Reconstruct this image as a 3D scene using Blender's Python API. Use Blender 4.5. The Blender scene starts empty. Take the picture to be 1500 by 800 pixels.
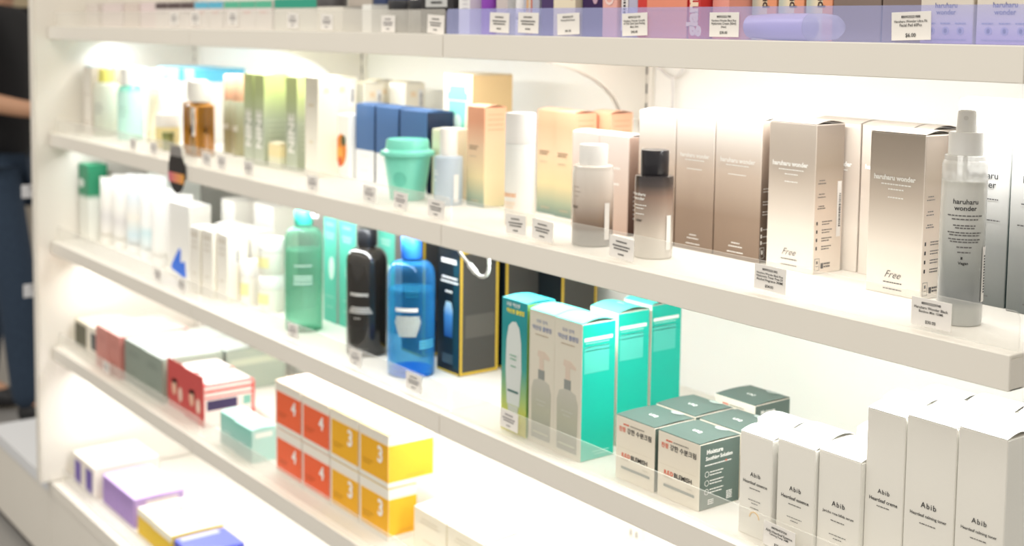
import bpy, math, random
from mathutils import Vector, Matrix
random.seed(7)
SC = bpy.context.scene
COL = SC.collection
R = math.radians

# ------------------------------------------------------------------ camera
CAMZ = 1.46
YAW, PITCH, ROLL = R(-52.85), R(4.77), R(.787)
fw = Vector((math.sin(YAW)*math.cos(PITCH), math.cos(YAW)*math.cos(PITCH), -math.sin(PITCH)))
rt = Vector((math.cos(YAW), -math.sin(YAW), 0)); up = rt.cross(fw)
r2 = math.cos(ROLL)*rt + math.sin(ROLL)*up; u2 = -math.sin(ROLL)*rt + math.cos(ROLL)*up
cd = bpy.data.cameras.new('camera'); cam = bpy.data.objects.new('camera', cd); COL.objects.link(cam)
mw = Matrix((r2, u2, -fw)).transposed().to_4x4(); mw.translation = (0, -1.02, CAMZ)
cam.matrix_world = mw
cd.sensor_width = 36; cd.lens = 1867/1500*36; cd.shift_y = -201/1500
cd.clip_start = .05; cd.clip_end = 60
cd.dof.use_dof = True; cd.dof.focus_distance = 1.30; cd.dof.aperture_fstop = 4.8
SC.camera = cam

# ------------------------------------------------------------------ world, lights, exposure
w = bpy.data.worlds.new('shop_ambient'); SC.world = w; w.use_nodes = True
bg = w.node_tree.nodes['Background']; bg.inputs[0].default_value = (1.0, .95, .87, 1); bg.inputs[1].default_value = .62
vs = SC.view_settings
vs.view_transform = 'Standard'; vs.look = 'None'; vs.exposure = .05; vs.gamma = 1; vs.use_curve_mapping = False

for cx in (-3.9, -2.4, -.9, .6):                           # ceiling light panels above the aisle
    cl = bpy.data.lights.new('ceiling_light', 'AREA'); cl.shape = 'RECTANGLE'; cl.size = 1.2; cl.size_y = 1.6; cl.energy = 19; cl.color = (1, .95, .86)
    co = bpy.data.objects.new('ceiling_light', cl); COL.objects.link(co); co.location = (cx, -1.5, 3.1)

Z = dict(A=1.452, B=1.179, C=.90, D=.621, E=.26)          # shelf tops above the shop floor
BAYS = [(-1.513, -.613), (-2.413, -1.513), (-3.313, -2.413)]
BAYNAME = ['right', 'middle', 'left']
FH = .033                                                  # shelf edge height
LEDY = dict(A=.139, B=.062, C=.10, D=.10)                     # how far behind the front edge each strip sits
LEDW = {('A', 0): 3.7, ('A', 1): 2.7, ('A', 2): 3.3, ('B', 0): 3.9, ('B', 1): 3.9, ('B', 2): 1.55,
        ('C', 0): 4.6, ('C', 1): 3.8, ('C', 2): 3.7, ('D', 0): 4.6, ('D', 1): 4.4, ('D', 2): 4.2}
for (lv, b), p in LEDW.items():
    ld = bpy.data.lights.new('led_light', 'AREA'); ld.shape = 'RECTANGLE'; ld.size = .86; ld.size_y = .014
    ld.energy = p*.47; ld.color = (.97, .99, 1.0)
    lo = bpy.data.objects.new('led_light', ld); COL.objects.link(lo)
    lo.location = (sum(BAYS[b])/2, LEDY[lv], Z[lv]-FH-.0085); lo.rotation_euler = (R(25), 0, 0)

# ------------------------------------------------------------------ materials
def lin(c):
    if isinstance(c, str):
        c = c.lstrip('#'); c = [int(c[i:i+2], 16)/255 for i in (0, 2, 4)]
    return tuple(v/12.92 if v <= .04045 else ((v+.055)/1.055)**2.4 for v in c)
_M = {}
def mat(c, rough=.55, metal=0, spec=.4, coat=0, emit=0):
    k = (str(c), rough, metal, spec, coat, emit)
    if k in _M: return _M[k]
    m = bpy.data.materials.new('paint'); m.use_nodes = True; n = m.node_tree.nodes; b = n['Principled BSDF']
    rgb = lin(c); b.inputs['Base Color'].default_value = (*rgb, 1)
    b.inputs['Roughness'].default_value = rough; b.inputs['Metallic'].default_value = metal
    b.inputs['Specular IOR Level'].default_value = spec; b.inputs['Coat Weight'].default_value = coat
    if emit:
        b.inputs['Emission Color'].default_value = (*rgb, 1); b.inputs['Emission Strength'].default_value = emit
    _M[k] = m; return m
def ramp_nodes(m, stops, axis='Z'):
    nt = m.node_tree; tc = nt.nodes.new('ShaderNodeTexCoord'); sx = nt.nodes.new('ShaderNodeSeparateXYZ'); rp = nt.nodes.new('ShaderNodeValToRGB')
    nt.links.new(tc.outputs['Generated'], sx.inputs[0]); nt.links.new(sx.outputs[axis], rp.inputs[0])
    el = rp.color_ramp.elements
    while len(el) < len(stops): el.new(.5)
    for e, s in zip(el, stops):
        e.position = s[0]; e.color = (*lin(s[1]), s[2] if len(s) > 2 else 1)
    return rp
def grad(stops, rough=.5, axis='Z', coat=0):
    k = ('g', str(stops), rough, axis, coat)
    if k in _M: return _M[k]
    m = bpy.data.materials.new('printed_gradient'); m.use_nodes = True; b = m.node_tree.nodes['Principled BSDF']
    rp = ramp_nodes(m, stops, axis)
    m.node_tree.links.new(rp.outputs['Color'], b.inputs['Base Color'])
    if any(len(s) > 2 for s in stops): m.node_tree.links.new(rp.outputs['Alpha'], b.inputs['Alpha'])
    b.inputs['Roughness'].default_value = rough; b.inputs['Specular IOR Level'].default_value = .4; b.inputs['Coat Weight'].default_value = coat
    _M[k] = m; return m
def clear(c, body=.2, tint=None, rough=.08, edge=.5):
    """clear plastic: mostly lets light through, a share of it scatters; edges thicken with the viewing angle"""
    k = ('c', str(c), body, str(tint), rough, edge)
    if k in _M: return _M[k]
    m = bpy.data.materials.new('clear_plastic'); m.use_nodes = True; nt = m.node_tree; n = nt.nodes; L = nt.links
    b = n['Principled BSDF']; b.inputs['Base Color'].default_value = (*lin(c), 1); b.inputs['Roughness'].default_value = rough; b.inputs['Specular IOR Level'].default_value = .6
    t = n.new('ShaderNodeBsdfTransparent'); t.inputs[0].default_value = (*lin(tint or '#ffffff'), 1)
    lw = n.new('ShaderNodeLayerWeight'); lw.inputs[0].default_value = .35
    mr = n.new('ShaderNodeMapRange'); mr.inputs['To Min'].default_value = body; mr.inputs['To Max'].default_value = edge
    mx = n.new('ShaderNodeMixShader')
    L.new(lw.outputs['Facing'], mr.inputs['Value']); L.new(mr.outputs[0], mx.inputs[0])
    L.new(t.outputs[0], mx.inputs[1]); L.new(b.outputs[0], mx.inputs[2]); L.new(mx.outputs[0], n['Material Output'].inputs[0])
    _M[k] = m; return m
def noisy(c1, c2, scale, rough=.6, bump=0):
    m = bpy.data.materials.new('mottled'); m.use_nodes = True; nt = m.node_tree; n = nt.nodes; b = n['Principled BSDF']
    tc = n.new('ShaderNodeTexCoord'); nz = n.new('ShaderNodeTexNoise'); nz.inputs['Scale'].default_value = scale; nz.inputs['Detail'].default_value = 4
    rp = n.new('ShaderNodeValToRGB'); rp.color_ramp.elements[0].color = (*lin(c1), 1); rp.color_ramp.elements[1].color = (*lin(c2), 1)
    nt.links.new(tc.outputs['Object'], nz.inputs[0]); nt.links.new(nz.outputs[0], rp.inputs[0]); nt.links.new(rp.outputs[0], b.inputs['Base Color'])
    b.inputs['Roughness'].default_value = rough
    return m
WHITE = mat('#f4f3ee', .45); METAL = noisy('#ebe6dc', '#eee9e0', 9, .5); INK = mat('#3a3a3c', .7); INKS = mat('#6a6868', .7); WINK = mat('#fbfaf6', .6)
CARD = mat('#e9e6e2', .6); GOLD = mat('#d9b63a', .35); CHROME = mat('#d8d8d8', .2, 1)
FENCE = clear('#f4f2ea', .09, rough=.12, edge=.45)
FENCE_SHEEN = clear('#cfd6ff', .22, tint='#f2f2ff', rough=.15, edge=.5)  # bluish reflected sheen on the acrylic, put into its colour as lavender
FENCEM = clear('#efece4', .16, rough=.15, edge=.5)

# ------------------------------------------------------------------ geometry helpers
def link(name, me, m=None, parent=None, loc=None, rot=None, smooth=False):
    o = bpy.data.objects.new(name, me); COL.objects.link(o)
    if m and len(me.materials) == 0: me.materials.append(m)
    if parent: o.parent = parent
    if loc: o.location = loc
    if rot: o.rotation_euler = rot
    if smooth:
        me.shade_smooth()
    return o
def tag(o, label, cat, group=None):
    o['label'] = label; o['category'] = cat
    if group: o['group'] = group
    return o
def thing(name, label, cat, loc=(0, 0, 0), rz=0, group=None):
    o = bpy.data.objects.new(name, None); COL.objects.link(o); o.empty_display_size = .02
    o.location = loc; o.rotation_euler = (0, 0, rz); return tag(o, label, cat, group)
def struct(o): o['kind'] = 'structure'; return o
def mesh(v, f):
    me = bpy.data.meshes.new('m'); me.from_pydata([tuple(p) for p in v], [], f); me.update(); return me
_BX = {}
def box_mesh(x0, x1, y0, y1, z0, z1, b=.0006):
    """box with a small bevel on every edge"""
    b = min(b, (x1-x0)*.3, (y1-y0)*.3, (z1-z0)*.3)
    V = []; ix = {}
    X = (x0, x1); Y = (y0, y1); Zz = (z0, z1)
    for i in (0, 1):
        for j in (0, 1):
            for k in (0, 1):
                sx, sy, sz = 1-2*i, 1-2*j, 1-2*k
                for a in range(3):
                    p = [X[i]+sx*b, Y[j]+sy*b, Zz[k]+sz*b]
                    p[a] = (X[i], Y[j], Zz[k])[a]
                    ix[i, j, k, a] = len(V); V.append(p)
    F = []
    for a in range(3):
        for s in (0, 1):
            q = []
            for u, v in ((0, 0), (1, 0), (1, 1), (0, 1)):
                c = [0, 0, 0]; c[a] = s; c[(a+1) % 3] = u; c[(a+2) % 3] = v
                q.append(ix[c[0], c[1], c[2], a])
            F.append(q if s else q[::-1])
    for a in range(3):
        a1, a2 = (a+1) % 3, (a+2) % 3
        for s1 in (0, 1):
            for s2 in (0, 1):
                c0 = [0, 0, 0]; c0[a] = 0; c0[a1] = s1; c0[a2] = s2; c1 = list(c0); c1[a] = 1
                q = [ix[(*c0, a1)], ix[(*c1, a1)], ix[(*c1, a2)], ix[(*c0, a2)]]
                F.append(q if (s1 ^ s2) == 0 else q[::-1])
    for i in (0, 1):
        for j in (0, 1):
            for k in (0, 1):
                q = [ix[i, j, k, 0], ix[i, j, k, 1], ix[i, j, k, 2]]
                F.append(q if (i+j+k) % 2 else q[::-1])
    return mesh(V, F)
def box(name, x0, x1, y0, y1, z0, z1, m, parent=None, b=.0006):
    return link(name, box_mesh(x0, x1, y0, y1, z0, z1, b), m, parent)
def lathe_mesh(prof, seg=36, sy=1.0):
    V = []; F = []
    n = len(prof)
    for r, z in prof:
        for i in range(seg):
            a = 2*math.pi*i/seg; V.append((r*math.cos(a), sy*r*math.sin(a), z))
    for k in range(n-1):
        for i in range(seg):
            j = (i+1) % seg; F.append((k*seg+i, k*seg+j, (k+1)*seg+j, (k+1)*seg+i))
    F.append(tuple(range(seg))[::-1]); F.append(tuple((n-1)*seg+i for i in range(seg)))
    return mesh(V, F)
def lathe(name, prof, m, parent, seg=36, sy=1.0, loc=None, rot=None):
    me = lathe_mesh(prof, seg, sy); o = link(name, me, m, parent, loc, rot)
    me.shade_smooth(); me.set_sharp_from_angle(angle=R(40)); return o
def tube(name, pts, r, m, parent=None, seg=8):
    P = [Vector(p) for p in pts]; V = []; F = []
    for i, p in enumerate(P):
        d = (P[min(i+1, len(P)-1)]-P[max(i-1, 0)]).normalized()
        a = d.cross(Vector((0, 0, 1)));  a = a.normalized() if a.length > 1e-4 else Vector((1, 0, 0)); b2 = d.cross(a).normalized()
        for k in range(seg):
            t = 2*math.pi*k/seg; V.append(p+a*r*math.cos(t)+b2*r*math.sin(t))
    for i in range(len(P)-1):
        for k in range(seg):
            l = (k+1) % seg; F.append((i*seg+k, i*seg+l, (i+1)*seg+l, (i+1)*seg+k))
    F.append(tuple(range(seg))); F.append(tuple((len(P)-1)*seg+k for k in range(seg)))
    o = link(name, mesh(V, F), m, parent, smooth=True); return o
def smooth_path(pts, n=8):
    P = [Vector(p) for p in pts]; out = []
    for i in range(len(P)-1):
        p0, p1, p2, p3 = P[max(i-1, 0)], P[i], P[i+1], P[min(i+2, len(P)-1)]
        for k in range(n):
            t = k/n
            out.append(.5*((2*p1)+(-p0+p2)*t+(2*p0-5*p1+4*p2-p3)*t*t+(-p0+3*p1-3*p2+p3)*t**3))
    return out+[P[-1]]
def poly_y(name, pts, y0, y1, m, parent=None):
    """outline in x-z given a thickness along y"""
    n = len(pts); V = [(x, y0, z) for x, z in pts]+[(x, y1, z) for x, z in pts]
    F = [tuple(range(n)), tuple(range(2*n-1, n-1, -1))]+[((i+1) % n, i, n+i, n+(i+1) % n) for i in range(n)]
    return link(name, mesh(V, F), m, parent)
# ---- lettering
_T = {}
def text_mesh(s, bold=0, shear=0):
    k = (s, bold, shear)
    if k not in _T:
        cu = bpy.data.curves.new('t', 'FONT'); cu.body = s; cu.resolution_u = 2; cu.align_x = 'CENTER'; cu.align_y = 'CENTER'; cu.offset = bold; cu.shear = shear; cu.space_line = .95; cu.space_character = 1.22 if s == 'Abib' else 1
        ob = bpy.data.objects.new('t', cu); me = bpy.data.meshes.new_from_object(ob)
        bpy.data.objects.remove(ob); me.materials.clear()
        xs = [v.co.x for v in me.vertices]; ys = [v.co.y for v in me.vertices]
        cx, cy = (min(xs)+max(xs))/2, (min(ys)+max(ys))/2; W = max(xs)-min(xs)
        _T[k] = ([(v.co.x-cx, v.co.y-cy) for v in me.vertices], [tuple(p.vertices) for p in me.polygons], W, max(ys)-min(ys))
        bpy.data.meshes.remove(me)
    return _T[k]
EPS = .0006
def place(face, u, v, root):
    w_, d_, h_ = root['_w'], root['_d'], root['_h']
    if face == 'front': return (u, -EPS, v)
    if face == 'side': return (w_/2+EPS, u, v)
    bl = root.get('_b', 0)
    return (u, v, h_+EPS-.6*bl+(.0010+bl*math.sin(math.pi*min(1, max(0, v/d_))) if bl else 0))
def text(root, s, u, v, width, m, face='front', bold=.012, shear=0, name='lettering', turn=False):
    P, F, W, H = text_mesh(s, bold, shear); k = width/W
    V = []
    for x, y in P:
        a, b = (-y*k, x*k) if turn else (x*k, y*k)
        V.append(place(face, u+a, v+b, root))
    return link(name, mesh(V, F), m, root)
def quads(root, rects, m, face='front', name='fine_print', eps=0):
    V = []; F = []
    for u0, u1, v0, v1 in rects:
        i = len(V)
        for a, b in ((u0, v0), (u1, v0), (u1, v1), (u0, v1)): V.append(place(face, a, b, root))
        F.append((i, i+1, i+2, i+3))
    o = link(name, mesh(V, F), m, root)
    if eps: o.location = {'front': (0, -eps, 0), 'side': (eps, 0, 0), 'top': (0, 0, eps)}[face]
    return o
def micro(root, lines, m, face='front', lh=.0012, name='fine_print'):
    """print too small to read: one bar per word; lines = (centre u, v, width) or with align"""
    rects = []
    for u, v, wd in lines:
        x = u-wd/2
        while x < u+wd/2-.0005:
            l = min(random.uniform(.0016, .0042), u+wd/2-x); rects.append((x, x+l, v-lh/2, v+lh/2)); x += l+.0006
    o = quads(root, rects, m, face, name); o['kind'] = 'stuff'; return o
def barcode(root, u0, u1, v0, v1, face='side', vertical=True):
    p = quads(root, [(u0, u1, v0, v1)], CARD, face, 'barcode_sticker', .0002)
    rects = []; L0, L1 = (v0, v1) if vertical else (u0, u1); a = L0+(L1-L0)*.18
    while a < L1-(L1-L0)*.22:
        t = random.choice((.0005, .0009, .0014))
        rects.append((u0+(u1-u0)*.4, u1-(u1-u0)*.15, a, a+t) if vertical else (a, a+t, v0+(v1-v0)*.4, v1-(v1-v0)*.2)); a += t+random.choice((.0006, .001))
    b = quads(root, rects, INK, face, 'barcode', .0005); b.parent = p; b.location = tuple(Vector(b.location)-Vector(p.location))
    return p
# ---- cartons
def carton(name, label, s, x0, x1, y, h, d, m, lid=None, bulge=.0025, cat='box', z=None, rz=0, group=None, sidem=None, crown='x'):
    wd = x1-x0
    root = thing(name, label, cat, ((x0+x1)/2, y, Z[s] if z is None else z), rz, group)
    root['_w'] = wd; root['_d'] = d; root['_h'] = h; root['_b'] = bulge
    hb = h-bulge*.6 if bulge else h
    box('body', -wd/2, wd/2, 0, d, 0, hb, m, root)
    if sidem: box('side_panel', wd/2-.0004, wd/2+.0003, .0008, d-.0008, .0008, hb-.0008, sidem, root, .0001)
    if bulge:
        n = 8; V = []; F = []
        for t in (0, .0007):
            for i in range(n+1):
                q = i/n; yy = .0002+(d-.0004)*q; zz = hb+.0002+t+bulge*math.sin(math.pi*min(1, q*1.0))
                V += [(-wd/2+.0003, yy, zz), (wd/2-.0003, yy, zz)]
        o = 2*(n+1)
        for i in range(n):
            a = 2*i
            F += [(o+a, o+a+1, o+a+3, o+a+2), (a, a+2, a+3, a+1), (a, o+a, o+a+2, a+2), (a+1, a+3, o+a+3, o+a+1)]
        F += [(0, 1, o+1, o), (2*n, o+2*n, o+2*n+1, 2*n+1)]
        link('lid_flap', mesh(V, F), lid or m, root)
    return root
def band(root, name, u0, u1, v0, v1, m, face='front', t=.0003):
    wd, d, h = root['_w'], root['_d'], root['_h']
    if face == 'front': return box(name, u0, u1, -t, .0002, v0, v1, m, root, .00005)
    if face == 'side': return box(name, wd/2-.0002, wd/2+t, u0, u1, v0, v1, m, root, .00005)
    return box(name, u0, u1, v0, v1, h-.0002, h+t, m, root, .00005)
def cyl_text(root, s, z, r, width, m, ang, bold=.012, name='lettering'):
    P, F, W, H = text_mesh(s, bold); k = width/W; V = []
    for x, y in P:
        a = ang+x*k/r; V.append(((r+.0004)*math.sin(a), -(r+.0004)*math.cos(a), z+y*k))
    return link(name, mesh(V, F), m, root)
def cyl_bars(root, lines, r, m, ang, lh=.0011, name='fine_print'):
    V = []; F = []
    for z, wd in lines:
        x = -wd/2
        while x < wd/2-.0005:
            l = min(random.uniform(.002, .0045), wd/2-x); i = len(V)
            for a, b in ((x, z-lh/2), (x+l, z-lh/2), (x+l, z+lh/2), (x, z+lh/2)):
                t = ang+a/r; V.append(((r+.0004)*math.sin(t), -(r+.0004)*math.cos(t), b))
            F.append((i, i+1, i+2, i+3)); x += l+.0007
    o = link(name, mesh(V, F), m, root); o['kind'] = 'stuff'; return o
def cyl_patch(root, z0, z1, a0, a1, r, m, name, n=6, e=.0004):
    V = []; F = []
    for i in range(n+1):
        t = a0+(a1-a0)*i/n
        V += [((r+e)*math.sin(t), -(r+e)*math.cos(t), z0), ((r+e)*math.sin(t), -(r+e)*math.cos(t), z1)]
    for i in range(n): F.append((2*i, 2*i+2, 2*i+3, 2*i+1))
    return link(name, mesh(V, F), m, root)

# ------------------------------------------------------------------ setting
fl = link('floor', mesh([(-12, -6, 0), (4, -6, 0), (4, 7, 0), (-12, 7, 0)], [(0, 1, 2, 3)]), noisy('#8d8b89', '#9b9997', 3, .35)); struct(fl)
wl = box('wall_left', -11.1, -11, -6, 7, 0, 3.4, noisy('#c9b694', '#d2c09f', 2, .7)); struct(wl)
wb = thing('wall_back', 'white metal back panel behind all the shelves', 'wall', (0, 0, 0)); struct(wb); del wb['category']
XJ = [-3.313, -2.413, -1.513, -.613]
for a, b in [(-3.313, -2.413), (-2.413, -1.513), (-1.513, -.613), (-.613, .287)]:
    box('panel', a+.0165, b-.0165, .400, .412, .10, 2.05, WHITE, wb, .001)
for X in XJ:
    po = box('upright_post', X-.0165, X+.0165, .392, .414, 0, 2.05, METAL, wb, .001)
    V = []; F = []
    for sx in (-.007, .007):
        for i in range(62):
            z0 = .12+i*.031; k = len(V)
            V += [(X+sx-.0018, .3915, z0), (X+sx+.0018, .3915, z0), (X+sx+.0018, .3915, z0+.016), (X+sx-.0018, .3915, z0+.016)]; F.append((k, k+1, k+2, k+3))
    so = link('slots', mesh(V, F), mat('#6b6a66', .8), po); so['kind'] = 'stuff'
ep = thing('end_panel', 'tall off-white end panel closing the left end of the shelving', 'panel', (-3.331, 0, 0))
box('board', -.012, .0165, -.032, .44, .262, 2.05, METAL, ep, .002)
box('edge_trim', -.013, .0175, -.036, -.0325, .262, 2.05, METAL, ep, .001)

ADJ = {'A': 'top', 'B': 'second', 'C': 'third', 'D': 'fourth'}
led_on = mat('#fffaf0', .5, emit=3.0)
bays_all = [(b, BAYS[b]) for b in range(3)]
for lv in 'ABCD':
    for b, (x0, x1) in bays_all + ([(3, (-.613, .287))] if lv == 'A' else []):
        nm = (BAYNAME+['far right'])[b]
        sh = thing('shelf', f'{ADJ[lv]} white metal shelf of the {nm} bay, counted from above', 'shelf', (0, 0, Z[lv]), 0, 'shelves of the wall unit')
        box('deck', x0+.001, x1-.001, .0025, .398, -.004, 0, METAL, sh, .0008)
        box('front_edge', x0+.001, x1-.001, 0, .0025, -FH, 0, METAL, sh, .0007)
        box('return_lip', x0+.001, x1-.001, .0025, .022, -FH, -FH+.002, METAL, sh, .0005)
        box('end_cap', x0+.001, x0+.003, .0025, .398, -FH, -.004, METAL, sh, .0005)
        box('end_cap', x1-.003, x1-.001, .0025, .398, -FH, -.004, METAL, sh, .0005)
        if b < 3:
            box('led_strip', x0+.02, x1-.02, LEDY[lv]-.009, LEDY[lv]+.009, -FH-.004, -FH+.004, led_on if LEDW[lv, b] > 2 else mat('#fffaf0', .5, emit=1.0), sh, .001)
            box('led_channel', x0+.01, x1-.01, LEDY[lv]-.013, LEDY[lv]+.013, -FH+.0042, -.0045, METAL, sh, .001)
        for sx, xx in ((1, x0+.006), (-1, x1-.006)):
            n = 9
            arc = [(.10+.24*math.sin(math.pi/2*i/n), -.033-.098*(1-math.cos(math.pi/2*i/n))) for i in range(n+1)]
            pts = [(.10, -.0045)]+arc+[(.352, -.132), (.390, -.132), (.390, -.0045)]
            V = [(xx-.001, p, q) for p, q in pts]+[(xx+.001, p, q) for p, q in pts]; m_ = len(pts)
            F = [tuple(range(m_)), tuple(range(2*m_-1, m_-1, -1))]+[((i+1) % m_, i, m_+i, m_+(i+1) % m_) for i in range(m_)]
            link('bracket', mesh(V, F), METAL, sh)
# low base decks
for i, (x0, x1, lab) in enumerate([(-1.513, -.613, 'beneath the right bay'), (-2.413, -1.513, 'beneath the middle bay'), (-3.345, -2.413, 'beneath the left bay with purple boxes on it'), (-3.90, -3.347, 'standing empty left of the end panel')]):
    bd = thing('base_deck', f'low off-white base deck {lab}', 'shelf', (0, 0, Z['E']), 0, 'base decks')
    box('deck', x0+.001, x1-.001, -.008, .398, -.035, 0, METAL if i < 3 else mat('#e4e6ea', .5), bd, .0015)
    box('plinth', x0+.001, x1-.001, -.004, .39, -.235, -.036, METAL, bd, .001)
    box('kick_strip', x0+.001, x1-.001, .006, .38, -.26, -.2355, mat('#6a6662', .7), bd, .001)
# acrylic fences
def fence(s, x0, x1, m, label, h=.036, y=.0185):
    r = .007; pts = [(x0, 0), (x1, 0)]
    pts += [(x1-r+r*math.cos(t), h-r+r*math.sin(t)) for t in [math.pi/2*i/5 for i in range(6)]]
    pts += [(x0+r-r*math.cos(t), h-r+r*math.sin(t)) for t in [math.pi/2*(1-i/5) for i in range(6)]]
    o = poly_y('shelf_fence', [(a, b+.0003) for a, b in pts], y-.0013, y+.0013, m); o.location = (0, 0, Z[s])
    return tag(o, label, 'fence', 'clear shelf fences')
for lv in 'ABCD':
    for b, (x0, x1) in bays_all:
        lav = lv == 'A' and b == 0
        fence(lv, x0+(.004 if not lav else -.016), x1-.004 if not (lv == 'A' and b == 1) else x1-.021, FENCE_SHEEN if lav else FENCEM if lv == 'A' else FENCE,
              ('sheen-painted lavender' if lav else 'clear')+f' acrylic fence along the front of the {ADJ[lv]} shelf, {BAYNAME[b]} bay')
fence('E', -3.30, -2.42, FENCE, 'clear acrylic fence on the lowest deck in front of the purple boxes')

# ------------------------------------------------------------------ second shelf (B), right bay
def toner(x0, x1, y, label, h=.178, d=.051, free=True, side=True):
    g = grad([(0, '#f6efe6'), (.30, '#f4ebe1'), (.62, '#d2c5b8'), (1, '#aea397')])
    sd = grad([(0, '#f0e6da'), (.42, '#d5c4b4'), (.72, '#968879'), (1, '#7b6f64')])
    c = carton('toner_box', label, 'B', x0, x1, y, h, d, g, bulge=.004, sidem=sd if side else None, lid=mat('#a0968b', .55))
    W = x1-x0
    text(c, 'haruharu wonder', -.002, h*.715, W*.76, WINK, bold=.045)
    micro(c, [(0, h*.675, W*.54), (0, h*.645, W*.28), (0, h*.595, W*.28)], WINK, lh=.0014)
    if free:
        text(c, 'Free', 0, h*.125, W*.30, INKS, bold=-.006, shear=.5)
        micro(c, [(0, h*.075, W*.34), (0, h*.035, W*.34)], INKS, lh=.0012)
    if side:
        u = .004
        L = []
        for k, z in enumerate((.60, .58, .51, .49, .43, .415)): L.append((u+.008, h*(z+.02), .010+.004*(k % 2)))
        for z in (.295, .24, .185, .13): L += [(u+.019, h*z+.009, .018), (u+.017, h*z+.006, .014)]
        micro(c, L, INKS, 'side', .0011)
        for z in (.295, .24, .185, .13): quads(c, [(u, u+.0024, h*z+.0055, h*z+.0095)], INK, 'side', 'icon')
        quads(c, [(u-.001, u+.0075, .004, .0045), (u-.001, u+.0075, .018, .0185), (u-.001, u-.0005, .004, .0185), (u+.007, u+.0075, .004, .0185), (u+.001, u+.0055, .009, .0095), (u+.002, u+.0045, .012, .0155)], INKS, 'side', 'certification_mark')
        quads(c, [(u+.010, u+.0145, .006, .0125)], INKS, 'side', 'emblem'); micro(c, [(u+.021, .0115, .011), (u+.021, .008, .011)], INKS, 'side', .0018)
    return c
c = toner(-1.030, -.959, .149, 'taupe to cream toner carton with a barcode sticker on its side'); barcode(c, .040, .0475, .042, .108)
toner(-.871, -.801, .133, 'taupe to cream toner carton standing forward beside the spray bottle', d=.048)
toner(-1.014, -.941, .206, 'taupe toner carton mostly hidden behind the one with a barcode sticker', free=False, side=False)
toner(-.937, -.868, .204, 'taupe toner carton seen between the two front toner cartons', side=False)
toner(-.866, -.842, .204, 'taupe toner carton of which only the top shows behind the spray bottle neighbour', side=False, free=False)
def browncarton(x0, x1, y, label, h=.176, d=.05, side=False):
    g = grad([(0, '#85705f'), (.3, '#a28d7c'), (.6, '#d8c6b6'), (.85, '#f3eae1'), (1, '#f8f3ec')])
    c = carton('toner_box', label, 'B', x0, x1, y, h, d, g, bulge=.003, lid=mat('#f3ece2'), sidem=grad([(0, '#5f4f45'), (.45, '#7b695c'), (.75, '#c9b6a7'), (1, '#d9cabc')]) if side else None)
    W = x1-x0
    text(c, 'haruharu wonder', 0, h*.70, W*.76, WINK, bold=.02); micro(c, [(0, h*.665, W*.5), (0, h*.60, W*.4), (0, h*.115, W*.18), (0, h*.09, W*.3), (0, h*.05, W*.36)], WINK, lh=.0013)
    if side:
        micro(c, [(.010, h*k, .011) for k in (.52, .50, .43, .41, .36, .34)]+[(.012, h*k, .012) for k in (.235, .185, .14)], WINK, 'side', .0011)
        quads(c, [(.002, .0045, h*k-.0015, h*k+.003) for k in (.235, .185, .14)], WINK, 'side', 'icon')
        quads(c, [(.0015, .009, .006, .0065), (.0015, .009, .019, .0195), (.0015, .002, .006, .0195), (.0085, .009, .006, .0195), (.004, .0065, .011, .016)], WINK, 'side', 'certification_mark')
    return c
browncarton(-1.189, -1.121, .150, 'cream to brown toner carton, middle one of three alike')
browncarton(-1.119, -1.043, .150, 'cream to brown toner carton with a dark printed side', side=True)
browncarton(-1.261, -1.191, .150, 'cream to brown toner carton behind the bottle with the black cap')
# mist cartons at the end
def mistbox(x0, x1, y, label):
    g = grad([(0, '#6f7473'), (.30, '#9a9d9c'), (.62, '#e9e9e7'), (1, '#f7f7f4')])
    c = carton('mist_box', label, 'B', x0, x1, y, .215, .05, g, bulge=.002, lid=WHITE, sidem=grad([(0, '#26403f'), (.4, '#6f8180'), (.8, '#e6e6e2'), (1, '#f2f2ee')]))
    W = x1-x0
    text(c, 'haruharu\nwonder', .000, .132, W*.58, INK, bold=.008); micro(c, [(0, .112, W*.62), (0, .090, W*.72), (0, .010, W*.42)], INKS, lh=.0013)
    return c
mistbox(-.789, -.727, .172, 'white to grey mist carton directly behind the spray bottle')
mistbox(-.721, -.656, .165, 'white to grey mist carton at the right end of the second shelf')
# spray bottle
b = thing('spray_bottle', 'tall clear spray bottle of grey gradient with white pump, right end of second shelf', 'bottle', (-.717, .077, Z['B']))
rr = .0215
lathe('body', [(.019, 0), (rr-.0006, .001), (rr, .003), (rr, .157), (rr-.001, .160), (.0195, .161), (.0195, .165), (.0185, .166)],
      grad([(0, '#b7b9b6', .8), (.10, '#b4b7b3', .8), (.14, '#83878a', .92), (.30, '#9a9e9c', .92), (.60, '#d2d3ce', .85), (.80, '#e6e5df', .75), (.845, '#d0cfc8', .8), (.855, '#f2f1ed', .38), (1, '#f4f3ef', .5)], .12, coat=.5), b, 40)
lathe('liquid', [(.0188, .004), (.0188, .140), (.018, .1405)], grad([(0, '#8f9391', .8), (.4, '#8d918e', .8), (1, '#d9d8cf', .75)], .2), b, 32)
lathe('dip_tube', [(.0022, .006), (.0022, .165)], clear('#f2f2ee', .5), b, 10)
for k in range(11):
    t = k*2.4; lathe('bubble', [(.0002, -.002), (.0016, -.0012), (.002, 0), (.0016, .0012), (.0002, .002)], clear('#ffffff', .25, edge=.8), b, 10, loc=(.0188*math.cos(t), .0188*math.sin(t), .1425+.0016*(k % 4)))
col = lathe('collar', [(.0162, .166), (.0164, .167), (.0166, .186), (.0158, .188)], mat('#f6f5f2', .4), b, 40)
pump = lathe('pump_head', [(.0098, .188), (.0098, .193), (.0092, .1945), (.0088, .206), (.0080, .2085), (.0060, .2095)], mat('#f6f5f2', .4), b, 32)
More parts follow.
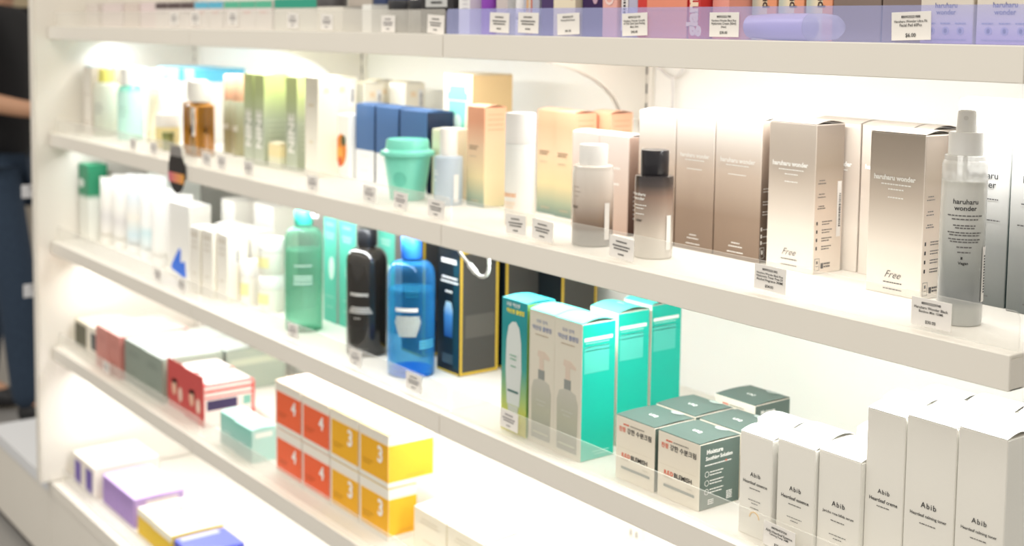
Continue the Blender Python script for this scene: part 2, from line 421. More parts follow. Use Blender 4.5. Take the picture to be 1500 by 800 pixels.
lathe('nozzle', [(.0022, 0), (.0022, .0032)], mat('#e5e3de', .4), pump, 14, loc=(.004, -.0075, .202), rot=(R(90), 0, R(28)))
ang = .68
cyl_text(b, 'haruharu\nwonder', .119, rr, .0235, INK, ang); 
cyl_bars(b, [(.1085, .034), (.105, .025), (.099, .022), (.0965, .018), (.092, .033), (.0895, .029), (.0855, .031), (.083, .027), (.078, .014), (.073, .012)], rr, INKS, ang)
cyl_text(b, 'Vegan', .062, rr, .0095, INK, ang-.02, .02); cyl_patch(b, .066, .0685, ang-.13, ang-.05, rr, INK, 'leaf_mark')
bs = cyl_patch(b, .024, .078, ang+.95, ang+1.25, rr, CARD, 'barcode_sticker', e=.0008)
for k in range(14): q = cyl_patch(b, .033+k*.0027, .0345+k*.0027, ang+1.05, ang+1.18, rr, INK, 'barcode', 2, .0012); q.parent = bs
# frosted toner bottle with white cap
b = thing('toner_bottle', 'frosted toner bottle fading to brown, with white cap and dark base', 'bottle', (-1.262, .071, Z['B']))
rr = .0272
lathe('body', [(.025, .0), (rr, .002), (rr, .096), (rr-.001, .099), (.0262, .1005), (.0262, .1045), (.022, .106)],
      grad([(0, '#8f8c88'), (.17, '#8a8580'), (.22, '#6d5c50'), (.33, '#8a7768'), (.62, '#c9bcb0'), (.9, '#ded6cd'), (1, '#e4ddd4')], .2, coat=.5), b)
lathe('cap', [(.0185, .106), (.0188, .107), (.0188, .131), (.018, .1325)], mat('#eeece8', .4), b)
cyl_text(b, 'ester', .052, rr, .013, mat('#5a5048'), -.15); cyl_bars(b, [(.078, .014), (.072, .018), (.066, .012)], rr, mat('#b9aca0'), -.12)
cyl_patch(b, .010, .058, 1.45, 1.75, rr, CARD, 'barcode_sticker', e=.0009)
b = thing('essence_bottle', 'essence bottle with black cap, brown shoulder fading to clear', 'bottle', (-1.150, .075, Z['B']))
rr = .0243
lathe('body', [(.0225, 0), (rr, .002), (rr, .099), (rr-.0005, .1025), (.020, .1035)],
      grad([(0, '#d6cfc4', .82), (.28, '#cfc5b9', .88), (.55, '#a8978a', .96), (.75, '#8a7264'), (.88, '#4a403d'), (1, '#2e2a2b')], .15, coat=.6), b)
lathe('inner_base', [(.019, .002), (.0195, .006), (.019, .009)], clear('#e8e2d8', .35), b)
lathe('cap', [(.017, .1035), (.0175, .1045), (.0175, .133), (.0168, .1345)], mat('#1d1c22', .28, coat=.4), b)
cyl_text(b, 'haruharu\nwonder', .078, rr, .020, WINK, -.05, .02); cyl_bars(b, [(.067, .022), (.063, .014), (.056, .014)], rr, WINK, 0)
cyl_text(b, 'ester', .048, rr, .012, mat('#4c423c'), -.05); cyl_patch(b, .012, .055, 1.5, 1.8, rr, CARD, 'barcode_sticker', e=.0009)
# wide pink carton behind the frosted bottle
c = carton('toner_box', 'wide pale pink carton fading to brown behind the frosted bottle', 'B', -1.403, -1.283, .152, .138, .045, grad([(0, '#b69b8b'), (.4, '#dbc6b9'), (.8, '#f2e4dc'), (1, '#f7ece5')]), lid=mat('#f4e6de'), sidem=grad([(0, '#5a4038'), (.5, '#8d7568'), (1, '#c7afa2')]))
quads(c, [(-.001, .0005, .002, .134)], mat('#e0cdc2'), name='seam'); micro(c, [(.03, .092, .03), (.03, .070, .025), (-.03, .092, .03)], WINK, lh=.003)
micro(c, [(.02, .06-.006*k, .02) for k in range(7)], WINK, 'side', .002)
# peach cartons
PG = [(0, '#7f958c'), (.12, '#a9b49a'), (.3, '#e6d6a8'), (.6, '#eccdab'), (.85, '#e8a987'), (1, '#e8a886')]
def peach(x0, x1, y, label, d=.043, h=.160):
    c = carton('serum_box', label, 'B', x0, x1, y, h, d, grad(PG), lid=mat('#f2b796'), bulge=.003, sidem=grad([(0, '#d8cfa6'), (.3, '#f0d6ae'), (.7, '#f1c9a6'), (1, '#eeb592')]))
    micro(c, [(-.004, h*.60, .024), (-.006, h*.575, .020)], mat('#a08a72'), lh=.0022); micro(c, [(-.006, h*.5, .018), (.0, h*.06, .02)], mat('#c9b79c'), lh=.0018)
    micro(c, [(d/2, h*.92-.008*k, d*.7) for k in range(4)], mat('#d79c7a'), 'side', .0014)
    return c
peach(-1.659, -1.612, .147, 'peach to sage serum carton beside the cream box with a cup picture')
peach(-1.539, -1.494, .195, 'peach to sage serum carton, left one of the pair behind the white bottle')
peach(-1.489, -1.443, .190, 'peach to sage serum carton, right one of the pair behind the white bottle')
peach(-1.462, -1.418, .238, 'peach serum carton half hidden at the back of the pair', d=.045)
b = thing('lotion_bottle', 'frosted white lotion bottle with orange print and tall white cap', 'bottle', (-1.450, .094, Z['B']))
lathe('body', [(.021, 0), (.022, .002), (.022, .117), (.0215, .118)], grad([(0, '#efe7d8'), (.35, '#ecebe4'), (1, '#e3e5e1')], .3), b)
lathe('cap', [(.0217, .1185), (.0219, .119), (.0219, .160), (.021, .162)], mat('#f3f2ef', .45), b)
cyl_bars(b, [(.046, .025), (.043, .025)], .022, mat('#eebf9a'), .1, .0028); cyl_bars(b, [(.034, .022), (.031, .022), (.027, .018)], .022, mat('#f1d9c0'), .1, .002)
# cream box with cup picture
CUP = mat('#86d3c2', .5)
c = carton('tumbler_box', 'tall cream carton with a printed mint cup and tan side', 'B', -1.828, -1.742, .215, .205, .085, mat('#ece2c8'), lid=mat('#eadfc6'), bulge=.001, sidem=mat('#dcc191'))
poly_y('cup_print', [(-.018, .075), (.018, .075), (.026, .158), (-.026, .158)], -.0005, .0002, CUP, c); poly_y('cup_lid_print', [(-.03, .160), (.03, .160), (.03, .172), (.024, .173), (.023, .184), (-.023, .184), (-.024, .173), (-.03, .172)], -.0005, .0002, CUP, c)
poly_y('cup_emblem', [(.012*math.cos(t*.5236), .122+.014*math.sin(t*.5236)) for t in range(12)], -.0009, -.0004, mat('#d9efe4'), c)
barcode(c, .060, .074, .085, .125)
carton('tumbler_box', 'short cream carton tucked behind the blue-grey bottle', 'B', -1.772, -1.716, .155, .114, .05, mat('#f1e6c8'), lid=mat('#f5ecd4'), bulge=.001)
b = thing('lotion_bottle', 'blue-grey lotion bottle with a slim white cap beside the mint tumbler', 'bottle', (-1.680, .126, Z['B']))
lathe('body', [(.022, 0), (.0233, .002), (.0233, .074), (.022, .0775), (.0145, .079)], mat('#b5c3cf', .35, coat=.3), b)
lathe('cap', [(.0142, .079), (.0144, .080), (.0144, .121), (.0135, .123)], mat('#f3f0ea', .45), b); cyl_bars(b, [(.055, .012), (.050, .014), (.040, .008)], .0233, WINK, -.1, .0016)
cyl_patch(b, .006, .05, 1.35, 1.7, .0233, CARD, 'barcode_sticker', e=.0009)
# mint tumbler
b = thing('tumbler', 'mint green cup-shaped tumbler with a wide rimmed lid', 'tumbler', (-1.766, .103, Z['B']))
MINT = mat('#7fdcc6', .35, coat=.3)
lathe('cup', [(.0275, 0), (.0285, .001), (.0385, .070), (.0385, .072)], MINT, b, 44)
ld_ = lathe('lid', [(.0385, .0722), (.0445, .073), (.0452, .076), (.0445, .080), (.0385, .0825), (.0365, .084), (.0350, .097), (.0335, .0995), (.0320, .0995), (.031, .097)], MINT, b, 44)
V = [((.0285+.01*(z+.036)/.07+.0006)*math.sin(a), -(.0285+.01*(z+.036)/.07+.0006)*math.cos(a), .036+z) for a, z in [(.62+.34*math.cos(t*.3927), .0125*math.sin(t*.3927)) for t in range(16)]]
link('printed_emblem', mesh(V+[((.0342)*math.sin(.62), -.0342*math.cos(.62), .036)], [(i, (i+1) % 16, 16) for i in range(16)]), mat('#69c6b1', .4), b)
# navy cartons
def navy(x0, x1, y, label, d=.055, side=False):
    h = .141
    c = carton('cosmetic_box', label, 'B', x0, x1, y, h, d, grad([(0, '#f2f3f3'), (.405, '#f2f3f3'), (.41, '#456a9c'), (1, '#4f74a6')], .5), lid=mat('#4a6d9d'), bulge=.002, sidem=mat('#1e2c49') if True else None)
    micro(c, [(0, .046, .03), (0, .02, .024)], mat('#c9ced6'), lh=.0014); return c
navy(-2.050, -1.984, .170, 'navy over white carton, left one of the three')
navy(-1.968, -1.893, .164, 'navy over white carton, middle one of the three')
navy(-1.874, -1.790, .156, 'navy over white carton with a dark side behind the mint tumbler')
# food-picture box
c = carton('mask_box', 'slim white carton with an orange fruit picture on its front', 'B', -2.120, -2.058, .160, .118, .05, mat('#f5f3ee'), lid=mat('#f7f5f1'))
ov = lambda rx, rz, cx, cz: [(cx+rx*math.cos(t*math.pi/12), cz+rz*math.sin(t*math.pi/12)) for t in range(24)]
poly_y('picture', ov(.019, .030, .003, .052), -.0005, .0002, mat('#e08a3c'), c); poly_y('picture_highlight', ov(.010, .014, -.003, .044), -.0009, -.0004, mat('#f0b050'), c); poly_y('picture_leaf', ov(.008, .010, .012, .070), -.0009, -.0004, mat('#55593a'), c); poly_y('picture_accent', ov(.006, .010, .000, .030), -.0012, -.0008, mat('#d85a34'), c)
# cream cartons
def cream(x0, x1, y, label, h=.187, d=.042, z='B', bc=True):
    c = carton('cosmetic_box', label, z, x0, x1, y, h, d, mat('#f6f2e6'), lid=mat('#f0e6cd'), bulge=.002, sidem=mat('#f1e8d4'))
    micro(c, [(0, h*.72, .02), (0, h*.35, .012)], mat('#e9dcc0'), lh=.004); quads(c, [(.012, .024, h*.84, h*.90)], mat('#ecd3b0'), 'side', 'gold_mark')
    if bc: barcode(c, d*.66, d*.9, h*.70, h*.92)
    return c
cream(-2.150, -2.100, .118, 'tall cream carton standing next to the lime gradient boxes', bc=False)
cream(-2.184, -2.125, .165, 'tall cream carton with barcode behind the fruit picture box', d=.05)
cream(-2.19, -2.13, .235, 'tall cream carton with barcode in the second row', h=.174)
cream(-2.145, -2.085, .300, 'tall cream carton with barcode at the very back', h=.176, d=.045)
cream(-2.235, -2.195, .300, 'tall cream carton in the rear beside the others', h=.176, d=.045, bc=False)
# lime gradient boxes
def lime(x0, x1, y, label, d=.059, h=.184):
    g = [(0, '#c3cbb8'), (.45, '#b4bcae'), (.75, '#c6d6a2'), (1, '#d9e8a6')]
    c = carton('serum_box', label, 'B', x0, x1, y, h, d, grad(g), lid=mat('#dbe7ac'), bulge=.002, sidem=grad([(0, '#b9c2ab'), (.5, '#bfc8b4'), (.8, '#cfdc97'), (1, '#d3e08f')]))
    text(c, 'NINE', .001, h*.40, h*.42, WINK, turn=True, bold=.02); micro(c, [(d/2, h*.5-.01*k, d*.7) for k in range(6)], mat('#dfe4d2'), 'side', .0016); return c
lime(-2.432, -2.388, .126, 'lime to grey carton, leftmost of three'); lime(-2.376, -2.332, .122, 'lime to grey carton, middle one with broad lit side'); lime(-2.262, -2.215, .135, 'lime to grey carton, rightmost behind the small cream box')
carton('soap_box', 'small pale yellow carton in front of the lime boxes', 'B', -2.312, -2.264, .122, .050, .035, grad([(0, '#dfe3cf'), (.45, '#e8e4c4'), (.55, '#f0e0ae'), (1, '#f3e4b6')]), lid=mat('#f5ead0'))
# peach capped bottles
def capbottle(x, y, label):
    b = thing('essence_bottle', label, 'bottle', (x, y, Z['B']))
    lathe('body', [(.0245, 0), (.026, .002), (.026, .112), (.024, .118)], grad([(0, '#b5b08a'), (.4, '#a9a582'), (1, '#b9bea4')], .3, coat=.3), b, 28); lathe('cap', [(.0235, .1185), (.0238, .119), (.0238, .172), (.0225, .174)], mat('#f4c4a2', .45), b, 28)
    cyl_text(b, 'NINE', .06, .026, .035, WINK, -.1).name = 'lettering'
capbottle(-2.612, .190, 'olive glass bottle with a peach cap, left one of two'); capbottle(-2.548, .182, 'olive glass bottle with a peach cap, right one touching the lime boxes')
# amber bottles
def amber(x, y, label, bc=False):
    b = thing('toner_bottle', label, 'bottle', (x, y, Z['B']))
    me = box_mesh(-.030, .030, -.022, .022, 0, .112, .004); link('body', me, grad([(0, '#c8842a', .9), (.5, '#d68f2c', .9), (1, '#e09a38', .9)], .15, coat=.5), b, smooth=True)
    lathe('neck', [(.016, .112), (.015, .117)], clear('#d9a04a', .5), b, 24); lathe('cap', [(.0225, .117), (.0228, .118), (.0228, .158), (.022, .160)], mat('#f3f1ec', .45), b, 28)
    if bc: box('barcode_sticker', .0125, .0265, -.0228, -.0222, .045, .105, CARD, b, .0002); box('barcode', .017, .022, -.0232, -.0229, .055, .095, INKS, b, .0001)
amber(-2.675, .128, 'amber glass bottle with white cap, the one further left and behind'); amber(-2.590, .098, 'amber glass bottle with white cap and a white barcode sticker', True)
# small jar
b = thing('cream_jar', 'short pale yellow jar with a clear lid left of the amber bottles', 'jar', (-2.800, .110, Z['B']))
lathe('jar', [(.026, 0), (.0275, .002), (.0275, .046), (.026, .048)], mat('#dfcf95', .35), b, 28); lathe('lid', [(.027, .0485), (.027, .076), (.0255, .078)], mat('#e9e6df', .4), b, 28)
b = thing('cream_jar', 'tiny olive jar in front of the amber bottles', 'jar', (-2.735, .085, Z['B']))
lathe('jar', [(.012, 0), (.013, .001), (.013, .030)], mat('#8f935a', .4), b, 20); lathe('lid', [(.0135, .0302), (.0135, .040), (.013, .041)], mat('#7f844e', .4), b, 20)
# sky-topped boxes
for x0, x1, y, l in ((-3.085, -3.035, .200, 'white carton with a sky blue top band, leftmost'), (-3.030, -2.950, .200, 'white carton with a sky blue top band, wide one in the middle'), (-2.945, -2.880, .210, 'white carton with a sky blue top band, furthest right')):
    c = carton('cosmetic_box', l, 'B', x0, x1, y, .177, .13, grad([(0, '#f1f0ea'), (.82, '#f3f2ee'), (.825, '#9edff0'), (1, '#a9e4f2')]), lid=mat('#7ecbe8'), bulge=.001, sidem=grad([(0, '#f3f2ee'), (.82, '#f3f2ee'), (.825, '#66c6ea'), (1, '#66c6ea')]))
    micro(c, [(0, .09, .03), (0, .07, .024)], mat('#d9dcdc'), lh=.003)
carton('cosmetic_box', 'white carton with a sage edge behind the mint bottle', 'B', -3.135, -3.09, .200, .170, .10, mat('#eceee0'), lid=mat('#d6ddbd'))
# far left cartons
for i, (x0, x1, y, l) in enumerate(((-3.296, -3.240, .085, 'pale carton with a taupe edge at the far left end of the second shelf'), (-3.275, -3.215, .150, 'pale carton with a light blue top behind the yellow-capped bottle'), (-3.210, -3.150, .160, 'pale carton with light blue top left of the sage-edged carton'))):
    c = carton('cosmetic_box', l, 'B', x0, x1, y, .172, .05 if i else .045, mat('#efeae2'), lid=mat('#b9ddee'), bulge=.001, sidem=mat('#cfc5b8') if i < 2 else None)
    micro(c, [(0, .10, .03), (0, .03, .03)], mat('#c9c1b8'), lh=.003)
b = thing('toner_bottle', 'greenish clear bottle with a bright yellow cap', 'bottle', (-3.182, .105, Z['B']))
lathe('body', [(.030, 0), (.0325, .003), (.0325, .118), (.029, .130), (.019, .135)], grad([(0, '#c9cdbd'), (.5, '#d6dacd'), (1, '#dfe1cf')], .2, coat=.5), b, 32); lathe('cap', [(.0195, .1355), (.020, .136), (.020, .166), (.019, .168)], mat('#ece27a', .45), b, 28); cyl_bars(b, [(.08, .02), (.07, .03), (.06, .02), (.02, .03)], .0325, INKS, .5, .002)
b = thing('toner_bottle', 'mint green bottle with a white cap beside the yellow-capped one', 'bottle', (-3.039, .112, Z['B']))
lathe('body', [(.028, 0), (.0306, .003), (.0306, .112), (.026, .128), (.020, .133)], grad([(0, '#b9e6da'), (.85, '#c2ebe0'), (.93, '#7fd3c0'), (1, '#7fd3c0')], .2, coat=.5), b, 32); lathe('cap', [(.0215, .1335), (.022, .134), (.022, .172), (.021, .174)], mat('#f4f4f0', .45), b, 28); cyl_bars(b, [(.08, .02), (.07, .03), (.06, .02)], .0306, mat('#8fb5ab'), .6, .002)
# squeeze tube helper: stands on its cap
def sqtube(name, label, s, x, y, h, wd, body, cap, caph=.022, rz=0, rings=10):
    b = thing(name, label, 'tube', (x, y, Z[s]), rz)
    lathe('cap', [(wd*.40, 0), (wd*.42, .001), (wd*.42, caph-.001), (wd*.40, caph)], cap, b, 24)
    V = []; F = []; n = 24
    for i in range(rings+1):
        t = i/rings; z = caph+.0005+(h-caph)*t; rx = wd*(.40+.10*min(1, t*1.2)); ry = wd*.40*(1-t)**.75+.0012
        for k in range(n): a = 2*math.pi*k/n; V.append((rx*math.cos(a), ry*math.sin(a), z))
    for i in range(rings):
        for k in range(n): l = (k+1) % n; F.append((i*n+k, i*n+l, (i+1)*n+l, (i+1)*n+k))
    F += [tuple(range(n))[::-1], tuple(rings*n+k for k in range(n))]
    link('tube_body', mesh(V, F), body, b, smooth=True)
    box('crimp', -wd*.5, wd*.5, -.0012, .0012, h-.001, h+.006, body, b, .0003)
    return b
sqtube('cream_tube', 'pale yellow squeeze tube between the mint bottle and the short jar', 'B', -2.935, .135, .122, .052, mat('#f1ecd0'), mat('#eae4c4'))
# hanging round sign
b = thing('hanging_sign', 'round black sign with a pink to orange band hanging on the second shelf edge', 'sign', (-2.471, -.0035, Z['B']-.016))
poly_y('disc', ov(.0425, .046, 0, 0), -.0015, 0, mat('#2a292c', .4), b); poly_y('holder', [(-.032, .030), (.032, .030), (.026, .052), (-.026, .052)], -.0025, -.0016, mat('#8d8a88', .4), b)
me = poly_y('colour_band', [(-.0415, -.004), (.0415, -.004), (.0375, -.024), (-.0375, -.024)], -.0024, -.0016, grad([(0, '#cf5f86'), (.5, '#e58f6a'), (1, '#e8a64a')], .5, 'X'), b)

# ------------------------------------------------------------------ third shelf (C)
BW = mat('#efece4', .55)
def slimwhite(x0, x1, y, h, label, line2, extra=True, d=.042, tz=.60):
    c = carton('skincare_box', label, 'C', x0, x1, y, h, d, BW, lid=mat('#f6f5f1'), bulge=.004, sidem=mat('#f3f2ec'))
    W = x1-x0
    if line2:
        text(c, 'Abib', 0, h*tz, W*.31, INK, bold=.008); text(c, line2, 0, h*tz-W*.20, W*.74, INK, bold=.012)
        micro(c, [(0, h*tz-W*.34, W*.34)], INKS, lh=.0009)
        if extra: micro(c, [(0, h*tz-W*.62, W*.40), (0, h*tz-W*.69, W*.20)], INKS, lh=.0007)
    return c
c = slimwhite(-.955, -.908, .031, .118, 'short white essence carton, leftmost of the three by the green boxes', 'Heartleaf essence')
poly_y('sun_mark', [(.0075*math.cos(t), .022+.0075*math.sin(t)) for t in [math.pi*i/10 for i in range(11)]]+[(.006*math.cos(t), .022+.006*math.sin(t)) for t in [math.pi*(10-i)/10 for i in range(11)]], -.0006, .0002, mat('#efc98e'), c)
micro(c, [(0, .033, .012)], INKS, lh=.0008)
slimwhite(-.903, -.852, .034, .122, 'short white essence carton, middle one of the three', 'Heartleaf essence', tz=.575)
slimwhite(-.850, -.796, .038, .124, 'short white serum carton pressed against the tall ones', 'Jericho rose bifida serum', tz=.56)
slimwhite(-.799+.004, -.749, .044, .182, 'tall white cream carton, leftmost and narrowest of the tall three', 'Heartleaf creme', False, tz=.535)
slimwhite(-.746, -.690, .042, .187, 'tall white toner carton in the middle of the tall three', 'Heartleaf calming toner', False, tz=.535)
slimwhite(-.687, -.636, .040, .191, 'tall white toner carton at the right end of the third shelf', 'Heartleaf calming toner', False, tz=.54)
for x0, x1, y, h, l in ((-.975, -.925, .080, .118, 'white carton behind the leftmost essence carton'), (-.921, -.871, .082, .119, 'white carton behind the middle essence carton'), (-.867, -.817, .084, .117, 'white carton behind the serum carton'),
                     (-.875, -.825, .132, .124, 'white carton in the third row behind the serum carton'),
                     (-.811, -.762, .090, .182, 'tall white carton behind the cream carton'), (-.752, -.700, .090, .187, 'tall white carton in the second row of tall ones'), (-.696, -.646, .088, .189, 'tall white carton right behind the end one'),
                     (-.800, -.750, .138, .182, 'tall white carton in the back row, left'), (-.742, -.690, .138, .186, 'tall white carton in the back row, centre'), (-.684, -.634, .136, .189, 'tall white carton in the back row, right')):
    slimwhite(x0, x1, y, h, l, None)
GRN = mat('#5f7069', .5); GRT = mat('#5c6e67', .5)
def moist(x0, x1, y, label, d=.068, h=.081):
    c = carton('cream_box', label, 'C', x0, x1, y, h, d, mat('#ebe3d3', .5), lid=GRT, bulge=.0015, sidem=GRN)
    W = x1-x0; red = mat('#e0664a')
    text(c, '진정', -W*.33, h*.80, W*.165, red, bold=.02); text(c, '강한 수분크림', W*.11, h*.80, W*.62, INK, bold=.015)
    micro(c, [(-W*.22, h*.885, W*.16)], red, lh=.0018); micro(c, [(W*.06, h*.885, W*.36)], mat('#9a948a'), lh=.0015)
    text(c, 'R.E.D', -W*.22, h*.40, W*.22, red, bold=.03); text(c, 'BLEMISH', W*.12, h*.40, W*.42, INK, bold=.02)
    quads(c, [(-W*.34, W*.40, h*.18, h*.222)], mat('#8d9490'), name='grey_bar'); micro(c, [(W*.28, h*.28, W*.14), (-W*.25, h*.33, W*.2)], mat('#cfc6b5'), lh=.0015)
    quads(c, [(-W*.44, W*.44, h*.508, h*.512)], mat('#d8cfbf'), name='rule')
    text(c, 'Moisture', d*.36, h*.86, d*.40, WINK, 'side', .03); text(c, 'Soothing Solution', d*.47, h*.755, d*.66, WINK, 'side', .03)
    micro(c, [(d*.45, h*.665, d*.66)], WINK, 'side', .0014); quads(c, [(d*.62, d*.66, h*.665, h*.69)], red, 'side', 'red_dot', .0003)
    for k, z in enumerate((.53, .40, .27)):
        V = []; F = []; n = 14
        for i in range(n):
            t = 2*math.pi*i/n
            for r in (.0030, .0036): V.append((W/2+EPS, .012+r*math.cos(t), h*z+r*math.sin(t)))
        for i in range(n): a = 2*i; b2 = 2*((i+1) % n); F.append((a, b2, b2+1, a+1))
        link('icon', mesh(V, F), WINK, c); micro(c, [(d*.42, h*(z+.025), d*.34), (d*.40, h*(z-.02), d*.30)], WINK, 'side', .0012)
    micro(c, [(d*.28, h*(.14-.028*k), d*.14) for k in range(3)]+[(d*.74, h*(.20-.026*k), d*.14) for k in range(5)], WINK, 'side', .0012)
    text(c, 'UIQ', .002, d*.42, W*.20, WINK, 'top', .03); 
    poly = [(W*.12+.011*math.cos(t*.5236), d-.0005-.011*abs(math.sin(t*.5236))) for t in range(7)]
    link('tab_cut', mesh([place('top', a, b3, c) for a, b3 in poly], [tuple(range(7))[::-1]]), mat('#aab5af'), c)
    return c
moist(-1.090, -1.020, .034, 'grey-green and cream carton with its printed green side showing')
moist(-1.166, -1.096, .034, 'grey-green and cream carton beside the turquoise boxes')
moist(-1.172, -1.101, .108, 'grey-green and cream carton right behind the left front one on the third shelf'); moist(-1.094, -1.024, .108, 'grey-green carton in the second row, half hidden by white cartons'); moist(-1.160, -1.090, .205, 'grey-green carton standing alone furthest back')
# turquoise cleanser cartons
TQ = mat('#0cbea8', .45); TQL = mat('#55cdbc', .5)
def cleanser(x0, x1, y, label, h=.185, d=.058, front=True):
    c = carton('cleanser_box', label, 'C', x0, x1, y, h, d, mat('#d9d3c4'), lid=mat('#63d6c6'), bulge=.005, sidem=TQ)
    W = x1-x0; lav = mat('#8e98b8')
    quads(c, [(d*.06, d*.90, h*.86, h*.885)], WINK, 'side', 'white_strip'); quads(c, [(d*.06, d*.80, h*.63, h*.82)], TQL, 'side', 'text_panel')
    micro(c, [(d*.45, h*.845-.005*k, d*.7) for k in range(3)]+[(d*.6, h*.06, d*.5), (d*.62, h*.04, d*.4)], mat('#a8efe4'), 'side', .0012)
    micro(c, [(0, .030, .014)], WINK, 'top', .002)
    if front:
        text(c, '피부 장벽', 0, h*.915, W*.42, lav, bold=0); text(c, '약산성 클렌징', 0, h*.865, W*.74, lav, bold=.02); micro(c, [(0, h*.815, W*.5)], mat('#b7a58f'), lh=.0012)
        gm = mat('#a7a9a0'); GM = grad([(0, '#9da198'), (.5, '#b4b5a2'), (1, '#bfbdb2')])
        poly_y('bottle_print', [(-W*.36, .008), (W*.36, .008), (W*.38, h*.40), (W*.30, h*.47), (W*.10, h*.49), (-W*.10, h*.49), (-W*.30, h*.47), (-W*.38, h*.40)], -.0004, .0002, GM, c)
        poly_y('bottle_neck_print', [(-W*.12, h*.49), (W*.12, h*.49), (W*.12, h*.56), (-W*.12, h*.56)], -.0004, .0002, mat('#8f938f'), c)
        poly_y('pump_print', [(-W*.08, h*.56), (W*.08, h*.56), (W*.08, h*.65), (W*.30, h*.645), (W*.30, h*.665), (W*.12, h*.70), (-W*.14, h*.70), (-W*.16, h*.66), (-W*.08, h*.65)], -.0004, .0002, mat('#d4c3b3'), c)
        micro(c, [(0, h*.33, W*.4), (0, h*.30, W*.26)], mat('#c6c8be'), lh=.0015); micro(c, [(0, h*.09, W*.6)], mat('#d9d6bf'), lh=.002)
    return c
cleanser(-1.343, -1.288, .032, 'turquoise and cream pump cleanser carton, left of the front pair'); cleanser(-1.286, -1.230, .030, 'turquoise and cream pump cleanser carton, right of the front pair')
cleanser(-1.310, -1.253, .112, 'turquoise cleanser carton in the row behind, left', front=False); cleanser(-1.322, -1.265, .185, 'turquoise cleanser carton furthest back', front=False)
# teal box with tube picture
c = carton('cleanser_box', 'teal to yellow carton with a big white tube picture', 'C', -1.406, -1.349, .032, .188, .050, grad([(0, '#d9d24a'), (.10, '#d2cf52'), (.28, '#9fbf7a'), (.5, '#3f9d96'), (.8, '#1f8d93'), (1, '#2a9aa2')]), lid=mat('#2fa7ad'), bulge=.002, sidem=mat('#7fae5a'))
poly_y('tube_print', [(-.014, .040), (.014, .040), (.018, .09), (.0165, .130), (.012, .150), (.004, .158), (-.004, .157), (-.012, .150), (-.0165, .130), (-.018, .09)], -.0005, .0002, mat('#d5dbd8'), c)
poly_y('tube_cap_print', [(-.010, .022), (.010, .022), (.012, .039), (-.012, .039)], -.0005, .0002, mat('#c9cfc8'), c); quads(c, [(-.012, .012, .058, .061)], mat('#3d6d6a'), name='print_bar', eps=.0004); micro(c, [(0, .11, .016), (0, .105, .014), (0, .095, .012)], mat('#7fb59a'), lh=.0018).location = (0, -.0005, 0)
text(c, '모공 약산성', -.002, .181, .030, WINK, bold=.02); text(c, '약산성 클렌징', .003, .172, .040, mat('#f1e45a'), bold=.04)
# black and gold cartons
def blackgold(x0, x1, y, label, h=.205, d=.078):
    c = carton('toner_box', label, 'C', x0, x1, y, h, d, mat('#151d22', .35), lid=mat('#1a2024'), bulge=0, sidem=mat('#4a4845', .5))
    t = .0055
    for nm, a in (('gold_edge', (.001, t, .001, h-.001)), ('gold_edge', (d-t, d-.001, .001, h-.001)), ('gold_edge', (t, d-t, .001, t)), ('gold_edge', (t, d-t, h-t, h-.001))): band(c, nm, *a, GOLD, 'side', .0007)
    band(c, 'print_panel', .012, d-.008, h*.30, h*.48, mat('#5f5c57', .6), 'side', .0006); W = x1-x0
    band(c, 'gold_rule', -W/2+.001, W/2-.001, .001, .004, GOLD)
    return c
c = blackgold(-1.719, -1.655, .133, 'black carton with gold edging and a blue bottle print beside the blue bottle')
micro(c, [(.002, .187, .044), (.002, .183, .044), (.004, .158, .044), (.004, .151, .05), (.002, .135, .02)], WINK, lh=.003)
poly_y('bottle_print', [(-.010, .06), (.012, .06), (.013, .105), (.008, .118), (-.006, .118), (-.011, .105)], -.0005, .0002, grad([(0, '#1e4f8f'), (.6, '#4a8fd0'), (1, '#bfe0ea')]), c); micro(c, [(0, .03-.004*k, .03) for k in range(4)], mat('#7f9aa6'), lh=.0012); band(c, 'teal_band', .015, .031, .01, .19, mat('#123b48', .4))  # dark teal band is part of the carton's own front colours
blackgold(-1.712, -1.652, .222, 'black carton with gold edging, second one back'); blackgold(-1.650, -1.590, .290, 'black carton with gold edging, furthest right at the back')
blackgold(-1.856, -1.790, .150, 'black carton with gold edging between the black and blue bottles'); blackgold(-1.786, -1.724, .185, 'black carton seen just left of the blue bottle neck')
# tall bottles
def tall(x, y, r, hb, label, body, cap, caph, capr=.0165, neck=None):
    b = thing('toner_bottle', label, 'bottle', (x, y, Z['C']))
    prof = [(r*.90, 0), (r*.985, .002), (r, .006), (r, hb)]
    n = 8
    for i in range(1, n+1):
        t = math.pi/2*i/n; prof.append((capr*.95+(r-capr*.95)*math.cos(t)**.8 if i < n else capr*.95, hb+.026*math.sin(t)))
    top = hb+.026; prof.append((capr*.93, top+.004))
    lathe('body', prof, body, b, 44)
    lathe('cap', [(capr, top+.0045), (capr*1.03, top+.0055), (capr*1.03, top+caph-.002), (capr*.96, top+caph)], cap, b, 32)
    return b
def liquid(b, r, h, m): lathe('liquid', [(r*.88, .005), (r*.93, .008), (r*.93, h), (r*.9, h+.001)], m, b, 36)
b = tall(-1.720, .083, .0385, .160, 'clear blue bottle with a bright blue cap and round grey print', clear('#3f9fe8', .06, tint='#d8f0fb', rough=.06, edge=.75), mat('#2f7fe6', .35), .040, .0165)
liquid(b, .0385, .140, clear('#59c6ee', .08, tint='#cdedf9', rough=.1, edge=.35)); lathe('thick_base', [(.034, .001), (.0355, .004), (.034, .010)], mat('#2f77dd', .2), b)
